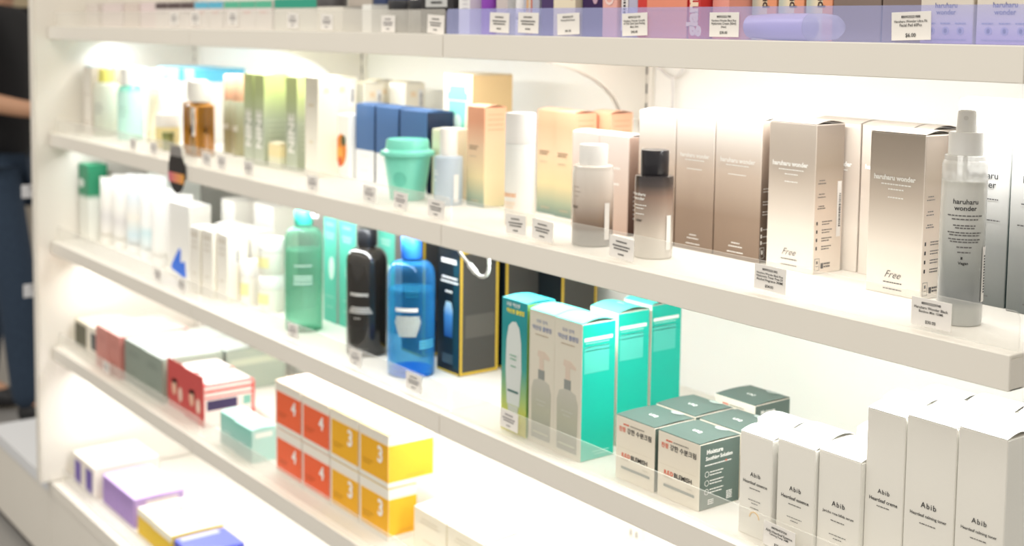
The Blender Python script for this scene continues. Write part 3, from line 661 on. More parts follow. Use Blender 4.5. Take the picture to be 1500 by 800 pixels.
cyl_bars(b, [(.112, .038)], .0385, WINK, .80, .0062, 'wordmark'); cyl_bars(b, [(.100-.0042*k, .044-.003*abs(k-2)) for k in range(8)], .0385, mat('#c4ccc6'), .85, .0038); cyl_bars(b, [(.06-.005*k, .03) for k in range(3)], .0385, mat('#5fc6ea'), 1.75, .003)
cyl_bars(b, [(.15-.004*k, .028-.002*k) for k in range(5)], .0385, mat('#1e7f9c'), 1.05, .0012)
b = tall(-1.874, .091, .0355, .158, 'black glossy bottle with black cap and white print', mat('#26231f', .10, coat=.6), mat('#1f2023', .3), .032, .0165)
cyl_bars(b, [(.108, .034)], .0355, mat('#c9c6c0'), .62, .0055, 'wordmark'); cyl_bars(b, [(.085, .034), (.081, .040), (.077, .044)], .0355, mat('#c4c1ba'), .68, .0032); cyl_bars(b, [(.067, .012)], .0355, mat('#9a968f'), .55, .003); cyl_bars(b, [(.014, .03)], .0355, mat('#6f6c66'), .7, .0015)
b = tall(-2.087, .082, .0350, .166, 'clear mint green bottle with a turquoise cap', clear('#74c8a6', .07, tint='#e0f4ec', rough=.06, edge=.7), mat('#43c4ae', .4), .030, .0165)
liquid(b, .035, .150, clear('#b5e6d4', .12, tint='#def4ec', rough=.12, edge=.3)); cyl_bars(b, [(.125, .032)], .035, mat('#d8f1e6'), 1.05, .003); cyl_bars(b, [(.105, .034), (.099, .034), (.092, .036)], .035, mat('#c9ebdd'), 1.05, .0038); cyl_bars(b, [(.085-.006*k, .024) for k in range(7)], .035, mat('#8cc9b0'), 1.4, .0012)
# teal boxes
for x0, x1, y, l in ((-2.135, -2.085, .150, 'teal carton beside the mint bottle, left one'), (-2.080, -2.018, .152, 'teal carton next to the black bottle'), (-2.02, -1.96, .20, 'teal carton at the back, mostly behind the black bottle')):
    c = carton('toner_box', l, 'C', x0, x1, y, .200, .05, grad([(0, '#4fb59d'), (.5, '#56bda6'), (1, '#62c6b0')], .45), lid=mat('#6fd0bb'), bulge=.001, sidem=mat('#b9b3ab'))
    micro(c, [(0, .188, .03), (0, .170, .034), (0, .163, .03)], mat('#a9dccd'), lh=.005); micro(c, [(0, .05, .03), (0, .03, .026)], mat('#8fd0bf'), lh=.003)
    poly_y('print_oval', ov(.010, .022, .006, .105), -.0005, .0002, mat('#d9ebe2'), c)
# white jars with yellow labels
def jar(x, y, r, h, label, z0=0):
    b = thing('cream_jar', label, 'jar', (x, y, Z['C']+z0))
    lathe('jar', [(r*.94, 0), (r, .002), (r, h*.62), (r*.93, h*.64)], mat('#eeece2', .3), b, 28); lathe('lid', [(r*1.0, h*.645), (r*1.02, h*.66), (r*1.02, h*.98), (r*.98, h)], mat('#f5f4f0', .4), b, 28)
    lathe('shadow_gap', [(r*.92, h*.635), (r*.92, h*.65)], mat('#9a9484'), b, 28)
    cyl_patch(b, h*.22, h*.5, -.5, .9, r, mat('#e9e3a4'), 'yellow_label'); return b
jar(-2.345, .100, .0215, .088, 'white jar with yellow label standing alone in front of the stacked pair'); jar(-2.265, .105, .0255, .072, 'white jar with yellow label, lower of the stacked pair'); jar(-2.265, .105, .0255, .072, 'white jar with yellow label, upper of the stacked pair', .0725)
# white cartons, tubes on the left
def plainc(name, label, s, x0, x1, y, h, d, m='#f1eee6', lid='#f6f4ee', side=None, marks=None, bulge=.0015, z=None):
    c = carton(name, label, s, x0, x1, y, h, d, mat(m), lid=mat(lid), bulge=bulge, sidem=mat(side) if side else None, z=z)
    W = x1-x0
    if marks: micro(c, [(0, h*.78, W*.5), (0, h*.70, W*.6), (0, h*.30, W*.4)], mat(marks), lh=h*.02)
    return c
for i, (x0, x1, y, l) in enumerate(((-2.530, -2.482, .048, 'small white carton, leftmost of the front row by the blue tail print'), (-2.478, -2.425, .052, 'small white carton in the middle of its front row'), (-2.421, -2.372, .060, 'small white carton nearest the jars'))):
    c = plainc('cosmetic_box', l, 'C', x0, x1, y, .138, .048, side='#ece6d8', marks='#d5cdbf'); quads(c, [(-.015+.012*k, -.009+.012*k, .118, .128) for k in range(3)], mat('#d6cdbd'), name='print_mark'); barcode(c, .016, .026, .075, .115)
    plainc('cosmetic_box', l.replace('small white carton', 'small white carton behind the one').replace('behind the one,', 'in the second row,') + ' (rear row)' if False else ['white carton in the rear row, left', 'white carton in the rear row, middle', 'white carton in the rear row, right behind the jars'][i], 'C', x0, x1, y+.055, .140, .05, side='#efe9dd')
plainc('cosmetic_box', 'tall white carton rising behind the small white ones', 'C', -2.62, -2.555, .160, .178, .06, '#f3f1ea', side='#f1ede4')
plainc('cosmetic_box', 'tall white carton at the back beside the jars', 'C', -2.52, -2.43, .190, .180, .06, '#f3f1ea', side='#efeadf')
c = plainc('mask_box', 'white carton with a blue fish tail print low on its front', 'C', -2.700, -2.590, .072, .170, .05, '#f2f1ec', side='#efece4')
poly_y('blue_tail_print', [(-.045, .028), (.000, .072), (.008, .066), (.006, .040), (.030, .046), (.036, .012), (.020, .010), (-.045, .020)], -.0006, .0002, mat('#2f6fe0'), c)
sqtube('cream_tube', 'white squeeze tube with grey print, first from the end panel', 'C', -3.186, .115, .165, .070, grad([(0, '#f0ece4'), (.35, '#d9d6d4'), (.55, '#efebe4'), (1, '#f4f2ec')]), mat('#efece4'), rz=R(32))
sqtube('cream_tube', 'white squeeze tube with grey print, second from the end panel', 'C', -3.106, .120, .178, .072, grad([(0, '#f3f1ea'), (.3, '#d8d4d2'), (.5, '#f0ede6'), (1, '#f6f5f1')]), mat('#f1efe8'), rz=R(32))
sqtube('cream_tube', 'white squeeze tube with a pale blue shade, third from the end panel', 'C', -3.025, .125, .188, .070, grad([(0, '#e6e9ea'), (.15, '#cfe0e6'), (.4, '#efe9de'), (.7, '#dfe6ea'), (1, '#f5f5f2')]), mat('#f1f0ec'), rz=R(32))
sqtube('cream_tube', 'white squeeze tube with aqua print, fourth from the end panel', 'C', -2.930, .125, .195, .074, grad([(0, '#eef2f2'), (.25, '#cfe6ea'), (.35, '#f3f3f0'), (1, '#f7f7f5')]), mat('#f3f3f0'), rz=R(32))
sqtube('cream_tube', 'white squeeze tube left of the fish tail carton', 'C', -2.835, .115, .175, .072, mat('#f4f3ef'), mat('#f1f0ec'), rz=R(32))
sqtube('cream_tube', 'white squeeze tube touching the fish tail carton', 'C', -2.755, .120, .170, .070, mat('#f4f2ee'), mat('#efeee8'), rz=R(32))
c = carton('cosmetic_box', 'dark green carton with white print at the far left of the third shelf', 'C', -3.300, -3.228, .070, .200, .05, grad([(0, '#efeee6'), (.55, '#e9ece4'), (.62, '#2f8f68'), (1, '#2c8a63')]), lid=mat('#2c7a58'), bulge=0)
poly_y('white_print', ov(.020, .012, -.015, .150), -.0005, .0002, mat('#dfe9e0'), c)
plainc('cosmetic_box', 'slim white carton in the left corner of the third shelf', 'C', -3.296, -3.240, .165, .150, .05, marks='#cfcac6')
plainc('cosmetic_box', 'white and green carton beside the dark green one', 'C', -3.195, -3.12, .215, .205, .06, '#e9eee6'); plainc('cosmetic_box', 'white carton with grey top edge behind the tubes', 'C', -3.08, -3.0, .215, .208, .06, '#e6ebe6', lid='#cfd6d0')

# ------------------------------------------------------------------ fourth shelf (D)
def cream4(x0, x1, y, h, label, colr, num, z0=0, d=.085, side=True):
    W = x1-x0
    c = carton('sunscreen_box', label, 'D', x0, x1, y, h, d, mat('#eeeae0'), lid=mat('#f7e0a0') if num == '3' else mat('#f7dcc6'), bulge=.0015, z=Z['D']+z0)
    band(c, 'colour_panel', -W/2+.006, W/2-.0004, h*.10, h*.80, colr); band(c, 'side_panel', .0005, d-.0005, h*.10, h*.80, mat('#f2b92e') if num == '3' else mat('#ef6f45'), 'side')
    t = text(c, num, W*.24, h*.58, W*.17, WINK, bold=.03); t.location.y = -.0004
    micro(c, [(-W*.18, h*.36, W*.36), (-W*.22, h*.30, W*.26)], mat('#b85a2c' if num == '4' else '#b98516'), lh=.0016).location = (0, -.0004, 0)
    micro(c, [(d*.6, h*.18, d*.4)], mat('#d9a13a'), 'side', .0016).location = (.0005, 0, 0); return c
OR = mat('#f0683c', .5); YE = mat('#f0b322', .5)
hh = .088
for i, (x0, x1, y, n, nm) in enumerate(((-2.132, -2.030, .047, '4', 'orange'), (-2.026, -1.926, .047, '4', 'orange'), (-1.922, -1.826, .047, '3', 'yellow'), (-1.822, -1.728, .047, '3', 'yellow'))):
    pos = ['left', 'right', 'left', 'right'][i]
    cream4(x0, x1, y, hh, f'white and {nm} carton numbered {n}, lower one of the {pos} {nm} stack', OR if n == '4' else YE, n, 0, d=.055)
    cream4(x0, x1, y-.001, hh, f'white and {nm} carton numbered {n}, upper one of the {pos} {nm} stack', OR if n == '4' else YE, n, hh+.0022, d=.088)
CRM = '#f3eddc'
for i, (x0, x1, y, l) in enumerate(((-1.690, -1.598, .072, 'cream carton beside the lower yellow carton'), (-1.594, -1.497, .072, 'cream carton, second from the yellow stack'), (-1.492, -1.395, .074, 'cream carton, third from the yellow stack'))):
    c = plainc('cosmetic_box', l, 'D', x0, x1, y, .070, .11, CRM, '#f8f5ea', '#f1e9d2', '#d6ccb6', bulge=.004)
carton('cosmetic_box', 'light blue topped carton at the bottom edge of the picture', 'D', -1.385, -1.30, .130, .066, .08, mat('#dfe8f2'), lid=mat('#b9d7f4'))
# mint cubes
for x0, x1, y, l in ((-2.352, -2.282, .034, 'small mint carton, left one of the front pair'), (-2.278, -2.200, .030, 'small mint carton, right one with white sticker'), (-2.225, -2.155, .110, 'small mint carton peeking out behind the orange stack')):
    c = carton('cream_box', l, 'D', x0, x1, y, .066, .052, grad([(0, '#b7cdc9'), (.4, '#a5d3ca'), (1, '#8fd4c6')]), lid=mat('#c4efe6'), bulge=.002, sidem=mat('#bfe0da')); quads(c, [(.008, .044, .048, .058)], WINK, 'side', 'white_sticker'); micro(c, [(0, .03, .03)], mat('#d9eeea'), lh=.003)
# red cartons with raised display card
for i, (x0, x1, y, l) in enumerate(((-2.660, -2.565, .050, 'red and white carton with standing picture card, left one'), (-2.560, -2.458, .046, 'red and white carton with standing picture card, right one'))):
    c = carton('mask_box', l, 'D', x0, x1, y, .086, .115, mat('#cf5a55'), lid=mat('#f4e6e2'), bulge=.001, sidem=mat('#f1dcd6'))
    W = x1-x0
    box('picture_card', -W/2, W/2, -.0022, -.0006, .02, .108, mat('#c9504e'), c, .0003)
    pv = lambda nm, pts, cc: poly_y(nm, pts, -.0030, -.0023, mat(cc), c)
    pv('face_print', ov(.012, .018, -.008, .050), '#e6b9a0'); pv('hair_print', [(-.022, .066), (.006, .070), (.012, .048), (.004, .060), (-.018, .058)], '#5a2d2a'); pv('face_print', ov(.010, .016, .026, .040), '#ead0bf')
    band(c, 'red_stripe', .002, .113, .072, .078, mat('#d9534f'), 'side', .0006); band(c, 'dark_strip', .006, .075, .034, .056, mat('#3a2d55'), 'side', .0006); band(c, 'red_stripe', .002, .113, .060, .064, mat('#d9534f'), 'side', .0006); band(c, 'teal_dot', .088, .106, .036, .056, mat('#7fb5a6'), 'side', .0006); band(c, 'red_edge', .108, .114, .002, .084, mat('#d9534f'), 'side', .0008)
    band(c, 'red_edge', -W/2+.001, W/2-.001, .002, .012, mat('#d9534f'), 'top', .0022); band(c, 'red_edge', W/2-.010, W/2-.001, .012, .113, mat('#d9534f'), 'top', .0022)
# grey-green, coral, olive, white cartons
for x0, x1, y, l in ((-2.905, -2.790, .042, 'grey-green carton next to the coral ones, left half of the pair'), (-2.786, -2.670, .040, 'grey-green carton touching the left red carton')):
    c = plainc('mask_box', l, 'D', x0, x1, y, .100, .145, '#8f9a90', '#bcc6c0', '#a9b5a6', '#7c887e', bulge=.001)
for x0, x1, y, l in ((-2.905, -2.79, .190, 'long grey-green carton at the back beside the coral ones'), (-2.785, -2.665, .190, 'grey-green carton in the second row, right')):
    c = plainc('mask_box', l, 'D', x0, x1, y, .100, .15, '#8f9a90', '#bcc6c0', '#a9b5a6', bulge=.002); band(c, 'pale_stripe', .01, .14, .06, .075, mat('#c6cfb9'), 'side', .0006)
c = plainc('mask_box', 'coral pink carton with a pale top between the white and grey-green ones', 'D', -3.075, -2.993, .032, .103, .17, '#cf8f86', '#f0b9b0', '#c9837b', '#b97a72', bulge=.001)
c = plainc('mask_box', 'coral pink carton next to the grey-green ones', 'D', -2.989, -2.910, .032, .103, .17, '#cd8a80', '#f0bdb6', '#c9837b', '#b97a72', bulge=.001)
c = plainc('cosmetic_box', 'white carton with a dark square print left of the coral ones', 'D', -3.180, -3.085, .046, .080, .10, '#e9e4d8', '#efeade', '#e2dccd'); band(c, 'dark_print', -.020, .030, .022, .064, mat('#55585a'))
c = plainc('cosmetic_box', 'pale carton with a dark olive front at the far left of the fourth shelf', 'D', -3.292, -3.195, .052, .074, .12, '#d9d3c0', '#d9d2bd', '#cfc8b2'); band(c, 'olive_print', -.046, .040, .006, .066, mat('#5d5c4c'))

# ------------------------------------------------------------------ lowest deck (E)
for x0, x1, y, l in ((-3.290, -3.210, .040, 'white carton with purple front stripe, nearest the end panel'), (-3.206, -3.125, .040, 'white carton with purple front stripe, right one beside the lilac box')):
    c = plainc('mask_box', l, 'E', x0, x1, y, .082, .17, '#e9e2da', '#f4f0e6', '#efe8da'); band(c, 'purple_stripe', -.022, .026, .006, .068, mat('#6a55a8'))
for i, (x0, x1, y, l) in enumerate(((-3.105, -3.0, .055, 'lilac purple carton, left one of the pair'), (-2.996, -2.890, .055, 'lilac purple carton with a white sticker on its side'))):
    c = plainc('mask_box', l, 'E', x0, x1, y, .070, .125, '#a387c4', '#d6bdf2', '#b9a0d8', '#9078b4', bulge=.001); micro(c, [(0, .06, .02)], WINK, 'top', .006)
    if i: quads(c, [(.03, .11, .050, .062)], mat('#e6dfe6'), 'side', 'white_sticker')
for x0, x1, y, l in ((-2.860, -2.765, .052, 'white topped yellow carton, left one of the pair'), (-2.760, -2.650, .050, 'white topped yellow carton, right one of the pair')):
    c = plainc('mask_box', l, 'E', x0, x1, y, .062, .125, '#d8b511', '#eceade', '#e3c21e', bulge=.001); band(c, 'white_rim', -(x1-x0)/2, (x1-x0)/2, .046, .060, mat('#ece9dd')); micro(c, [(.02, .08, .02)], mat('#e9d877'), 'top', .012)
for x0, x1, y, l in ((-2.635, -2.53, .050, 'cobalt blue carton at the bottom edge of the picture'),):
    c = plainc('mask_box', l, 'E', x0, x1, y, .060, .12, '#4a52b8', '#6a73d6', '#4a52b8', bulge=.001); quads(c, [(-.05, -.03, .01, .1)], mat('#b9bdea'), 'top', 'pale_stripe')

# ------------------------------------------------------------------ top shelf (A)
def topbox(x0, x1, y, h, m, label, d=.05, name='cosmetic_box', lid=None, side=None):
    return carton(name, label, 'A', x0, x1, y, h, d, mat(m) if isinstance(m, str) else m, lid=mat(lid) if lid else None, bulge=.001, sidem=mat(side) if side else None)
# left: low boxes with coloured lids
cols = [('#57494b', 'brown', (-2.789, -2.573), 3), ('#5cb6d6', 'blue', (-2.571, -2.428), 2), ('#57b899', 'green', (-2.424, -2.208), 3)]
for cc, nm, (a, b3), n in cols:
    st = (b3-a)/n
    for i in range(n):
        x0 = a+i*st; W = st-.003; o = ['left', 'middle' if n == 3 else 'right', 'right'][i]
        c = topbox(x0, x0+W, .080, .057, '#e4dcda', f'small white carton with {nm} top band on the top shelf, {o} of the {nm} row', lid=cc); band(c, 'top_band', -W/2, W/2, .043, .0555, mat(cc)); micro(c, [(0, .034, .03)], mat('#e3a9a9' if nm != 'brown' else '#cfc4c4'), lh=.004)
c = topbox(-2.204, -2.035, .082, .060, '#dcd9d2', 'wide white carton with dark teal top band on the top shelf', lid='#2a9d86'); band(c, 'top_band', -.0845, .0845, .042, .0585, mat('#2a9d86'))
topbox(-2.17, -2.06, .150, .09, '#efece4', 'white carton rising behind the teal banded one on the top shelf')
b = thing('cream_jar', 'dark grey lidded jar on the top shelf right of the teal band', 'jar', (-2.005, .095, Z['A'])); lathe('jar', [(.026, 0), (.027, .002), (.027, .030)], mat('#8f8b86', .4), b, 28); lathe('lid', [(.0275, .0305), (.0275, .058), (.026, .060)], mat('#4b484a', .4), b, 28)
topbox(-1.965, -1.885, .105, .10, '#b5aca3', 'taupe carton on the top shelf beside the dark jar', lid='#b5aca3'); topbox(-1.975, -1.885, .048, .042, '#e9e5dc', 'low white carton in front of the taupe one on the top shelf')
topbox(-1.880, -1.840, .105, .12, '#2f3f66', 'navy carton on the top shelf'); topbox(-1.824, -1.795, .050, .045, '#efefec', 'slim white carton on the top shelf in front of the black ones')
for x, l in ((-1.738, 'black lidded jar on the top shelf, left one'), (-1.680, 'black lidded jar on the top shelf, right one')):
    b = thing('cream_jar', l, 'jar', (x, .078, Z['A'])); lathe('jar', [(.024, 0), (.0255, .002), (.0255, .034), (.024, .036)], mat('#8a8884', .3), b, 28); lathe('lid', [(.026, .0362), (.0265, .037), (.0265, .050), (.0255, .052)], mat('#38383c', .3), b, 28)
topbox(-1.775, -1.66, .125, .075, '#34343a', 'long black carton behind the two black jars', lid='#3d3d42')
c = topbox(-1.648, -1.560, .050, .058, '#2c2b2e', 'black carton with a white sticker on the top shelf'); band(c, 'white_sticker', -.030, .028, .040, .054, mat('#c9cbca')); micro(c, [(0, .047, .03)], INK, lh=.003).location = (0, -.0005, 0)
for x0, x1, cc, l in ((-3.270, -3.180, '#d8cfc9', 'pale grey carton at the left end of the top shelf'), (-3.150, -3.010, '#dacdcb', 'pale pink carton on the top shelf, left one'), (-3.000, -2.905, '#d6c9c2', 'pale taupe carton on the top shelf beside the pink one'), (-2.895, -2.800, '#dfcfd0', 'pale pink carton on the top shelf next to the brown banded row')):
    topbox(x0, x1, .085, .058, cc, l)
# right bay
c = topbox(-1.546, -1.518, .050, .14, '#f0efee', 'slim white carton at the left of the lavender-sheen fence'); micro(c, [(.003, .05-.006*k, .012) for k in range(3)], mat('#d0ced4'), lh=.002)
b = thing('perfume_bottle', 'shiny violet cylinder bottle on the top shelf', 'bottle', (-1.498, .075, Z['A'])); lathe('body', [(.0145, 0), (.0155, .002), (.0155, .10), (.0145, .102)], mat('#9a4fc0', .2, .3), b, 28); lathe('cap', [(.013, .1022), (.013, .13), (.012, .132)], mat('#d8cfe0', .3), b, 24)
topbox(-1.479, -1.466, .072, .13, '#5e1f50', 'very slim dark plum carton next to the violet bottle')
topbox(-1.460, -1.434, .055, .14, '#cfc4be', 'pinkish grey carton behind the first price card of the lavender-sheen fence', side='#d6d6d6')
b = sqtube('cream_tube', 'white slim tube beside the striped carton on the top shelf', 'A', -1.411, .065, .14, .024, mat('#efece9'), mat('#e9e6e2'))
c = topbox(-1.396, -1.362, .055, .14, '#b9bac4', 'grey carton with orange stripes on the top shelf'); band(c, 'orange_stripe', -.011, -.006, .002, .13, mat('#dcae7c')); band(c, 'red_stripe', -.001, .002, .002, .13, mat('#c9664a')); band(c, 'pale_stripe', -.006, -.001, .002, .13, mat('#d9cdbc'))
topbox(-1.357, -1.331, .055, .14, '#4a3566', 'dark violet carton left of the red lettered cream one')
c = topbox(-1.325, -1.280, .050, .15, '#efe3c6', 'cream carton with big red lettering on the top shelf'); text(c, 'mag', .0, .054, .046, mat('#d8402f'), bold=.04)
c = topbox(-1.275, -1.231, .058, .15, '#33184e', 'deep violet carton with a pink dot on the top shelf'); poly_y('pink_dot', ov(.005, .008, .004, .050), -.0006, .0002, mat('#c9a6b6'), c)
c = topbox(-1.226, -1.199, .050, .15, '#eeb4a6', 'salmon pink carton with white script on the top shelf', side='#eeb4a6'); text(c, 'Color', .000, .07, .060, mat('#f6dcd4'), turn=True)
c = topbox(-1.195, -1.166, .055, .15, '#b9b9cc', 'pale blue grey carton with a barcode strip'); box('barcode_sticker', -.014, -.002, -.0012, -.0004, .008, .08, CARD, c, .0001); quads(c, [(-.010, -.006, .018+.004*k, .0205+.004*k) for k in range(10)], INK, name='barcode', eps=.001)
c = topbox(-1.160, -1.076, .050, .15, '#ea9578', 'coral carton with red left edge behind a price card', side='#d83a36'); band(c, 'red_edge', -.0419, -.026, .001, .149, mat('#d23a33')); text(c, 'JAR', .0-.012, .058, .02, INK, turn=True); quads(c, [(-.026, .040, .0335, .0338)], mat('#b87a66'), name='fold_line', eps=.0002)
c = topbox(-1.073, -1.054, .050, .15, '#d23c38', 'red carton with white script running upward'); text(c, 'glamour', .000, .045, .085, mat('#f6ddc0'), turn=True, bold=.05)
topbox(-1.050, -1.024, .066, .15, '#eda493', 'salmon carton between the red script one and the slim pale boxes')
for i, x0 in enumerate((-1.020, -.980, -.940)):
    c = topbox(x0, x0+.037, .100, .15, grad([(0, '#b9c4b4'), (.15, '#c3cdbd'), (.4, '#efe3c2'), (.62, '#efe3c2'), (.64, '#eea67c'), (1, '#eda27a')], axis='X'), ['pale green and orange slim carton, leftmost of three', 'pale green and orange slim carton, middle of three', 'pale green and orange slim carton, rightmost of three'][i])
    text(c, 'puong', .0035, .055, .036, mat('#4d3f38'), turn=True, bold=.02)
topbox(-.898, -.836, .095, .15, '#84746a', 'taupe brown carton on the top shelf, left one', side='#6e5f56'); topbox(-.834, -.772, .095, .15, '#84746a', 'taupe brown carton on the top shelf, right one behind a price card', side='#5a4c44')
for x0, x1, l in ((-.754, -.697, 'cream to lilac mask carton with round icons, left one'), (-.693, -.634, 'cream to lilac mask carton with round icons, at the right end of the top shelf')):
    W = x1-x0
    c = topbox(x0, x1, .048, .046, grad([(0, '#c9b4d8'), (.4, '#ddd2dc'), (.8, '#e6ddcc'), (1, '#e6dcc6')]), l, lid='#d9cdb6', side='#cfc4b0')
    text(c, 'haruharu\nwonder', 0, .0335, W*.42, mat('#6a70a0')); micro(c, [(-W*.30, .0195, W*.2), (0, .0195, W*.2), (W*.28, .0195, W*.2)], mat('#9aa0c0'), lh=.0013); micro(c, [(0, .004, W*.8)], mat('#a79fc2'), lh=.0012)
    for k in (-.28, 0, .28):
        poly_y('icon_ring', ov(.0038, .0038, W*k, .0125), -.0005, .0001, mat('#b4b0d0'), c); poly_y('icon', ov(.0016, .0022, W*k, .0125), -.0009, -.0004, mat('#6a6f9a'), c)
# lilac tube lying down
b = thing('hand_cream', 'lilac tube with a clear domed cap lying behind the lavender-sheen fence', 'tube', (-.925, .052, Z['A']))
lathe('tube_body', [(.004, -.060), (.0125, -.052), (.0145, -.02), (.0147, .030), (.0142, .032)], mat('#d9cbe6', .25, coat=.4), b, 28, loc=(0, 0, .0149), rot=(0, R(90), 0)); lathe('cap', [(.0144, .0325), (.0144, .052), (.0125, .066), (.008, .072), (.002, .0735)], clear('#e9e6f6', .35, edge=.8), b, 28, loc=(0, 0, .0149), rot=(0, R(90), 0))

# ------------------------------------------------------------------ price cards on the fences
TAGS = dict(
 A=[(-2.529, .020, 0, 'near the brown banded cartons'), (-2.421, .021, 0, 'between blue and green banded cartons'), (-2.246, .022, 0, 'below the green banded cartons'), (-2.003, .018, 0, 'below the dark grey jar'), (-1.882, .016, 0, 'below the taupe carton'), (-1.688, .014, 0, 'in front of the black jars'), (-1.556, .014, 1, 'at the right end of the middle bay fence'), (-1.400, .017, 1, 'on the lavender-sheen fence, furthest left'), (-1.336, .017, 1, 'on the lavender-sheen fence, second from left'), (-1.253, .016, 2, 'on the lavender-sheen fence below the pink dot carton'), (-1.129, .016, 3, 'on the lavender-sheen fence in front of the coral carton'), (-.984, .0165, 4, 'on the lavender-sheen fence left of the lying tube'), (-.742, .0165, 5, 'on the lavender-sheen fence near the round icon carton')],
 B=[(-2.767, .014, 0, 'below the short yellow jar'), (-2.647, .015, 0, 'below the amber bottles'), (-2.370, .016, 0, 'below the peach capped bottles'), (-2.300, .016, 0, 'just right of the round black sign'), (-2.181, .016, 0, 'below the small yellow carton'), (-1.931, .014, 0, 'below the tall cream cartons'), (-1.742, .017, 0, 'below the navy cartons'), (-1.649, .017, 0, 'below the mint tumbler'), (-1.551, .016, 1, 'below the blue-grey bottle'), (-1.357, .018, 6, 'below the frosted white bottle'), (-1.299, .018, 6, 'below the peach pair'), (-1.144, .017, 6, 'between the two haruharu bottles'.replace('haruharu', 'brown')), (-.907, .0185, 7, 'in front of the toner cartons'), (-.707, .018, 8, 'in front of the spray bottle')],
 C=[(-2.630, .02, 0, 'below the squeeze tubes'), (-2.500, .02, 0, 'below the blue tail print'), (-2.004, .022, 0, 'in front of the mint bottle'), (-1.784, .021, 0, 'in front of the black bottle'), (-1.608, .021, 1, 'in front of the blue bottle'), (-1.366, .024, 0, 'in front of the tube picture carton'), (-.883, .0185, 9, 'in front of the short white cartons')],
 D=[(-2.957, .022, 0, 'in front of the coral cartons')])
TXT = {0: None, 1: None, 2: ('8809643061077', ['Firming Neck Serum', ''], '$41.00'), 3: ('8809532221109', ['Haruharu Wonder Centella', '4 TXA Dark Spot Peeling', 'Mask 30ml'], '$40.00'), 4: ('8809532221789', ['Haruharu Wonder Black Rice', 'Hyaluronic Cream (50ml)', '(New)'], '$30.00'), 5: ('8809532221888', ['Haruharu Wonder Ultra Fit', 'Facial Pad 60Pcs'], '$6.00'),
       6: None, 7: ('8809532221802', ['Haruharu Wonder Black Rice', 'Hyaluronic Toner Free Of', 'Alcohol Fragrance 300Ml'], '$54.00'), 8: ('8809532229748', ['Haruharu Wonder Black', 'Bamboo Mist 150Ml'], '$30.00'), 9: ('8809864757358', ['Abib Heartleaf Essence', 'Calming Pump 50Ml'], '$35.00')}
for s, L in TAGS.items():
    for k, (x, dz, tx, where) in enumerate(L):
        tl = random.uniform(-.05, .05)
        W, H = (.044, .027) if tx not in (0,) else (.040, .026)
        t = thing('price_card', f'white price card {where}', 'price tag', (x, .0164, Z[s]+dz), 0, 'price cards on the shelf fences')
        t.rotation_euler = (0, tl, 0); t['_w'] = W; t['_d'] = .001; t['_h'] = H
        o = box('card', -W/2, W/2, 0, .0006, -H/2, H/2, mat('#efebe6', .6), t, .00015)
        rows = TXT[tx]
        if rows:
            text(t, rows[0], 0, H*.33, W*.48, INK, bold=.02)
            for q, r_ in enumerate(rows[1]):
                if r_: text(t, r_, 0, H*(.17-.135*q), W*.84 if len(r_) > 20 else W*.035*len(r_), INK)
            text(t, rows[2], 0, -H*.33, W*.26, INK)
        else:
            micro(t, [(0, H*.28, W*.44), (0, H*.08, W*.7), (0, -.06*H, W*.6), (0, -H*.30, W*.24)], INKS if tx else mat('#8a868a'), lh=.0018)

# ------------------------------------------------------------------ cables, hooks
zb = Z['B']
b = thing('led_cable', 'white cable loop with plug hanging below the second shelf', 'cable', (-1.50, .052, zb-.034))
tube('cord', smooth_path([(-.045, 0, -.001), (-.040, 0, -.016), (-.012, 0, -.032)]), .0022, mat('#f2f0ec'), b); tube('plug', [(-.014, 0, -.031), (.002, 0, -.040)], .0042, mat('#f2f0ec'), b); tube('cord', smooth_path([(.002, 0, -.040), (.014, 0, -.044), (.028, 0, -.040), (.034, 0, -.028), (.032, 0, -.010), (.030, 0, -.001)]), .0026, mat('#f2f0ec'), b)
b = thing('led_cable', 'white cable looping by the back upright under the top shelf', 'cable', (-1.447, .388, Z['A']-.034)); tube('cord', smooth_path([(-.040, 0, 0), (-.024, 0, -.018), (.004, 0, -.030), (.024, 0, -.018), (.026, 0, 0)]), .002, mat('#dcdad8'), b); tube('cord', smooth_path([(.004, 0, -.030), (.005, 0, -.06), (.004, 0, -.12), (.004, 0, -.236)]), .002, mat('#dcdad8'), b)
b = thing('led_cable', 'short white cable end hanging beside the mint bottle cap', 'cable', (-2.005, .06, zb-.034)); tube('cord', smooth_path([(-.012, 0, 0), (-.010, 0, -.016), (0, 0, -.026), (.010, 0, -.016), (.011, 0, 0)]), .0032, mat('#f4f3f0'), b)
for z, l in ((.995, 'upper white wire display hook poking out behind the end panel'), (.72, 'lower white wire display hook poking out behind the end panel')):
    b = thing('display_hook', l, 'hook', (-3.345, .02, z))
    tube('arm', [(0, 0, 0), (-.17, 0, -.012), (-.20, 0, .002)], .0035, mat('#c9c9cc', .3, .5), b); tube('arm', [(0, 0, .03), (-.20, 0, .024), (-.205, 0, .012)], .003, mat('#c9c9cc', .3, .5), b)
    box('label_plate', -.209, -.206, -.022, .022, -.012, .024, mat('#e2e4ea', .4), b, .0008); box('mount', -.004, .002, -.02, .02, -.02, .045, mat('#c9c9cc', .3, .5), b, .0008)

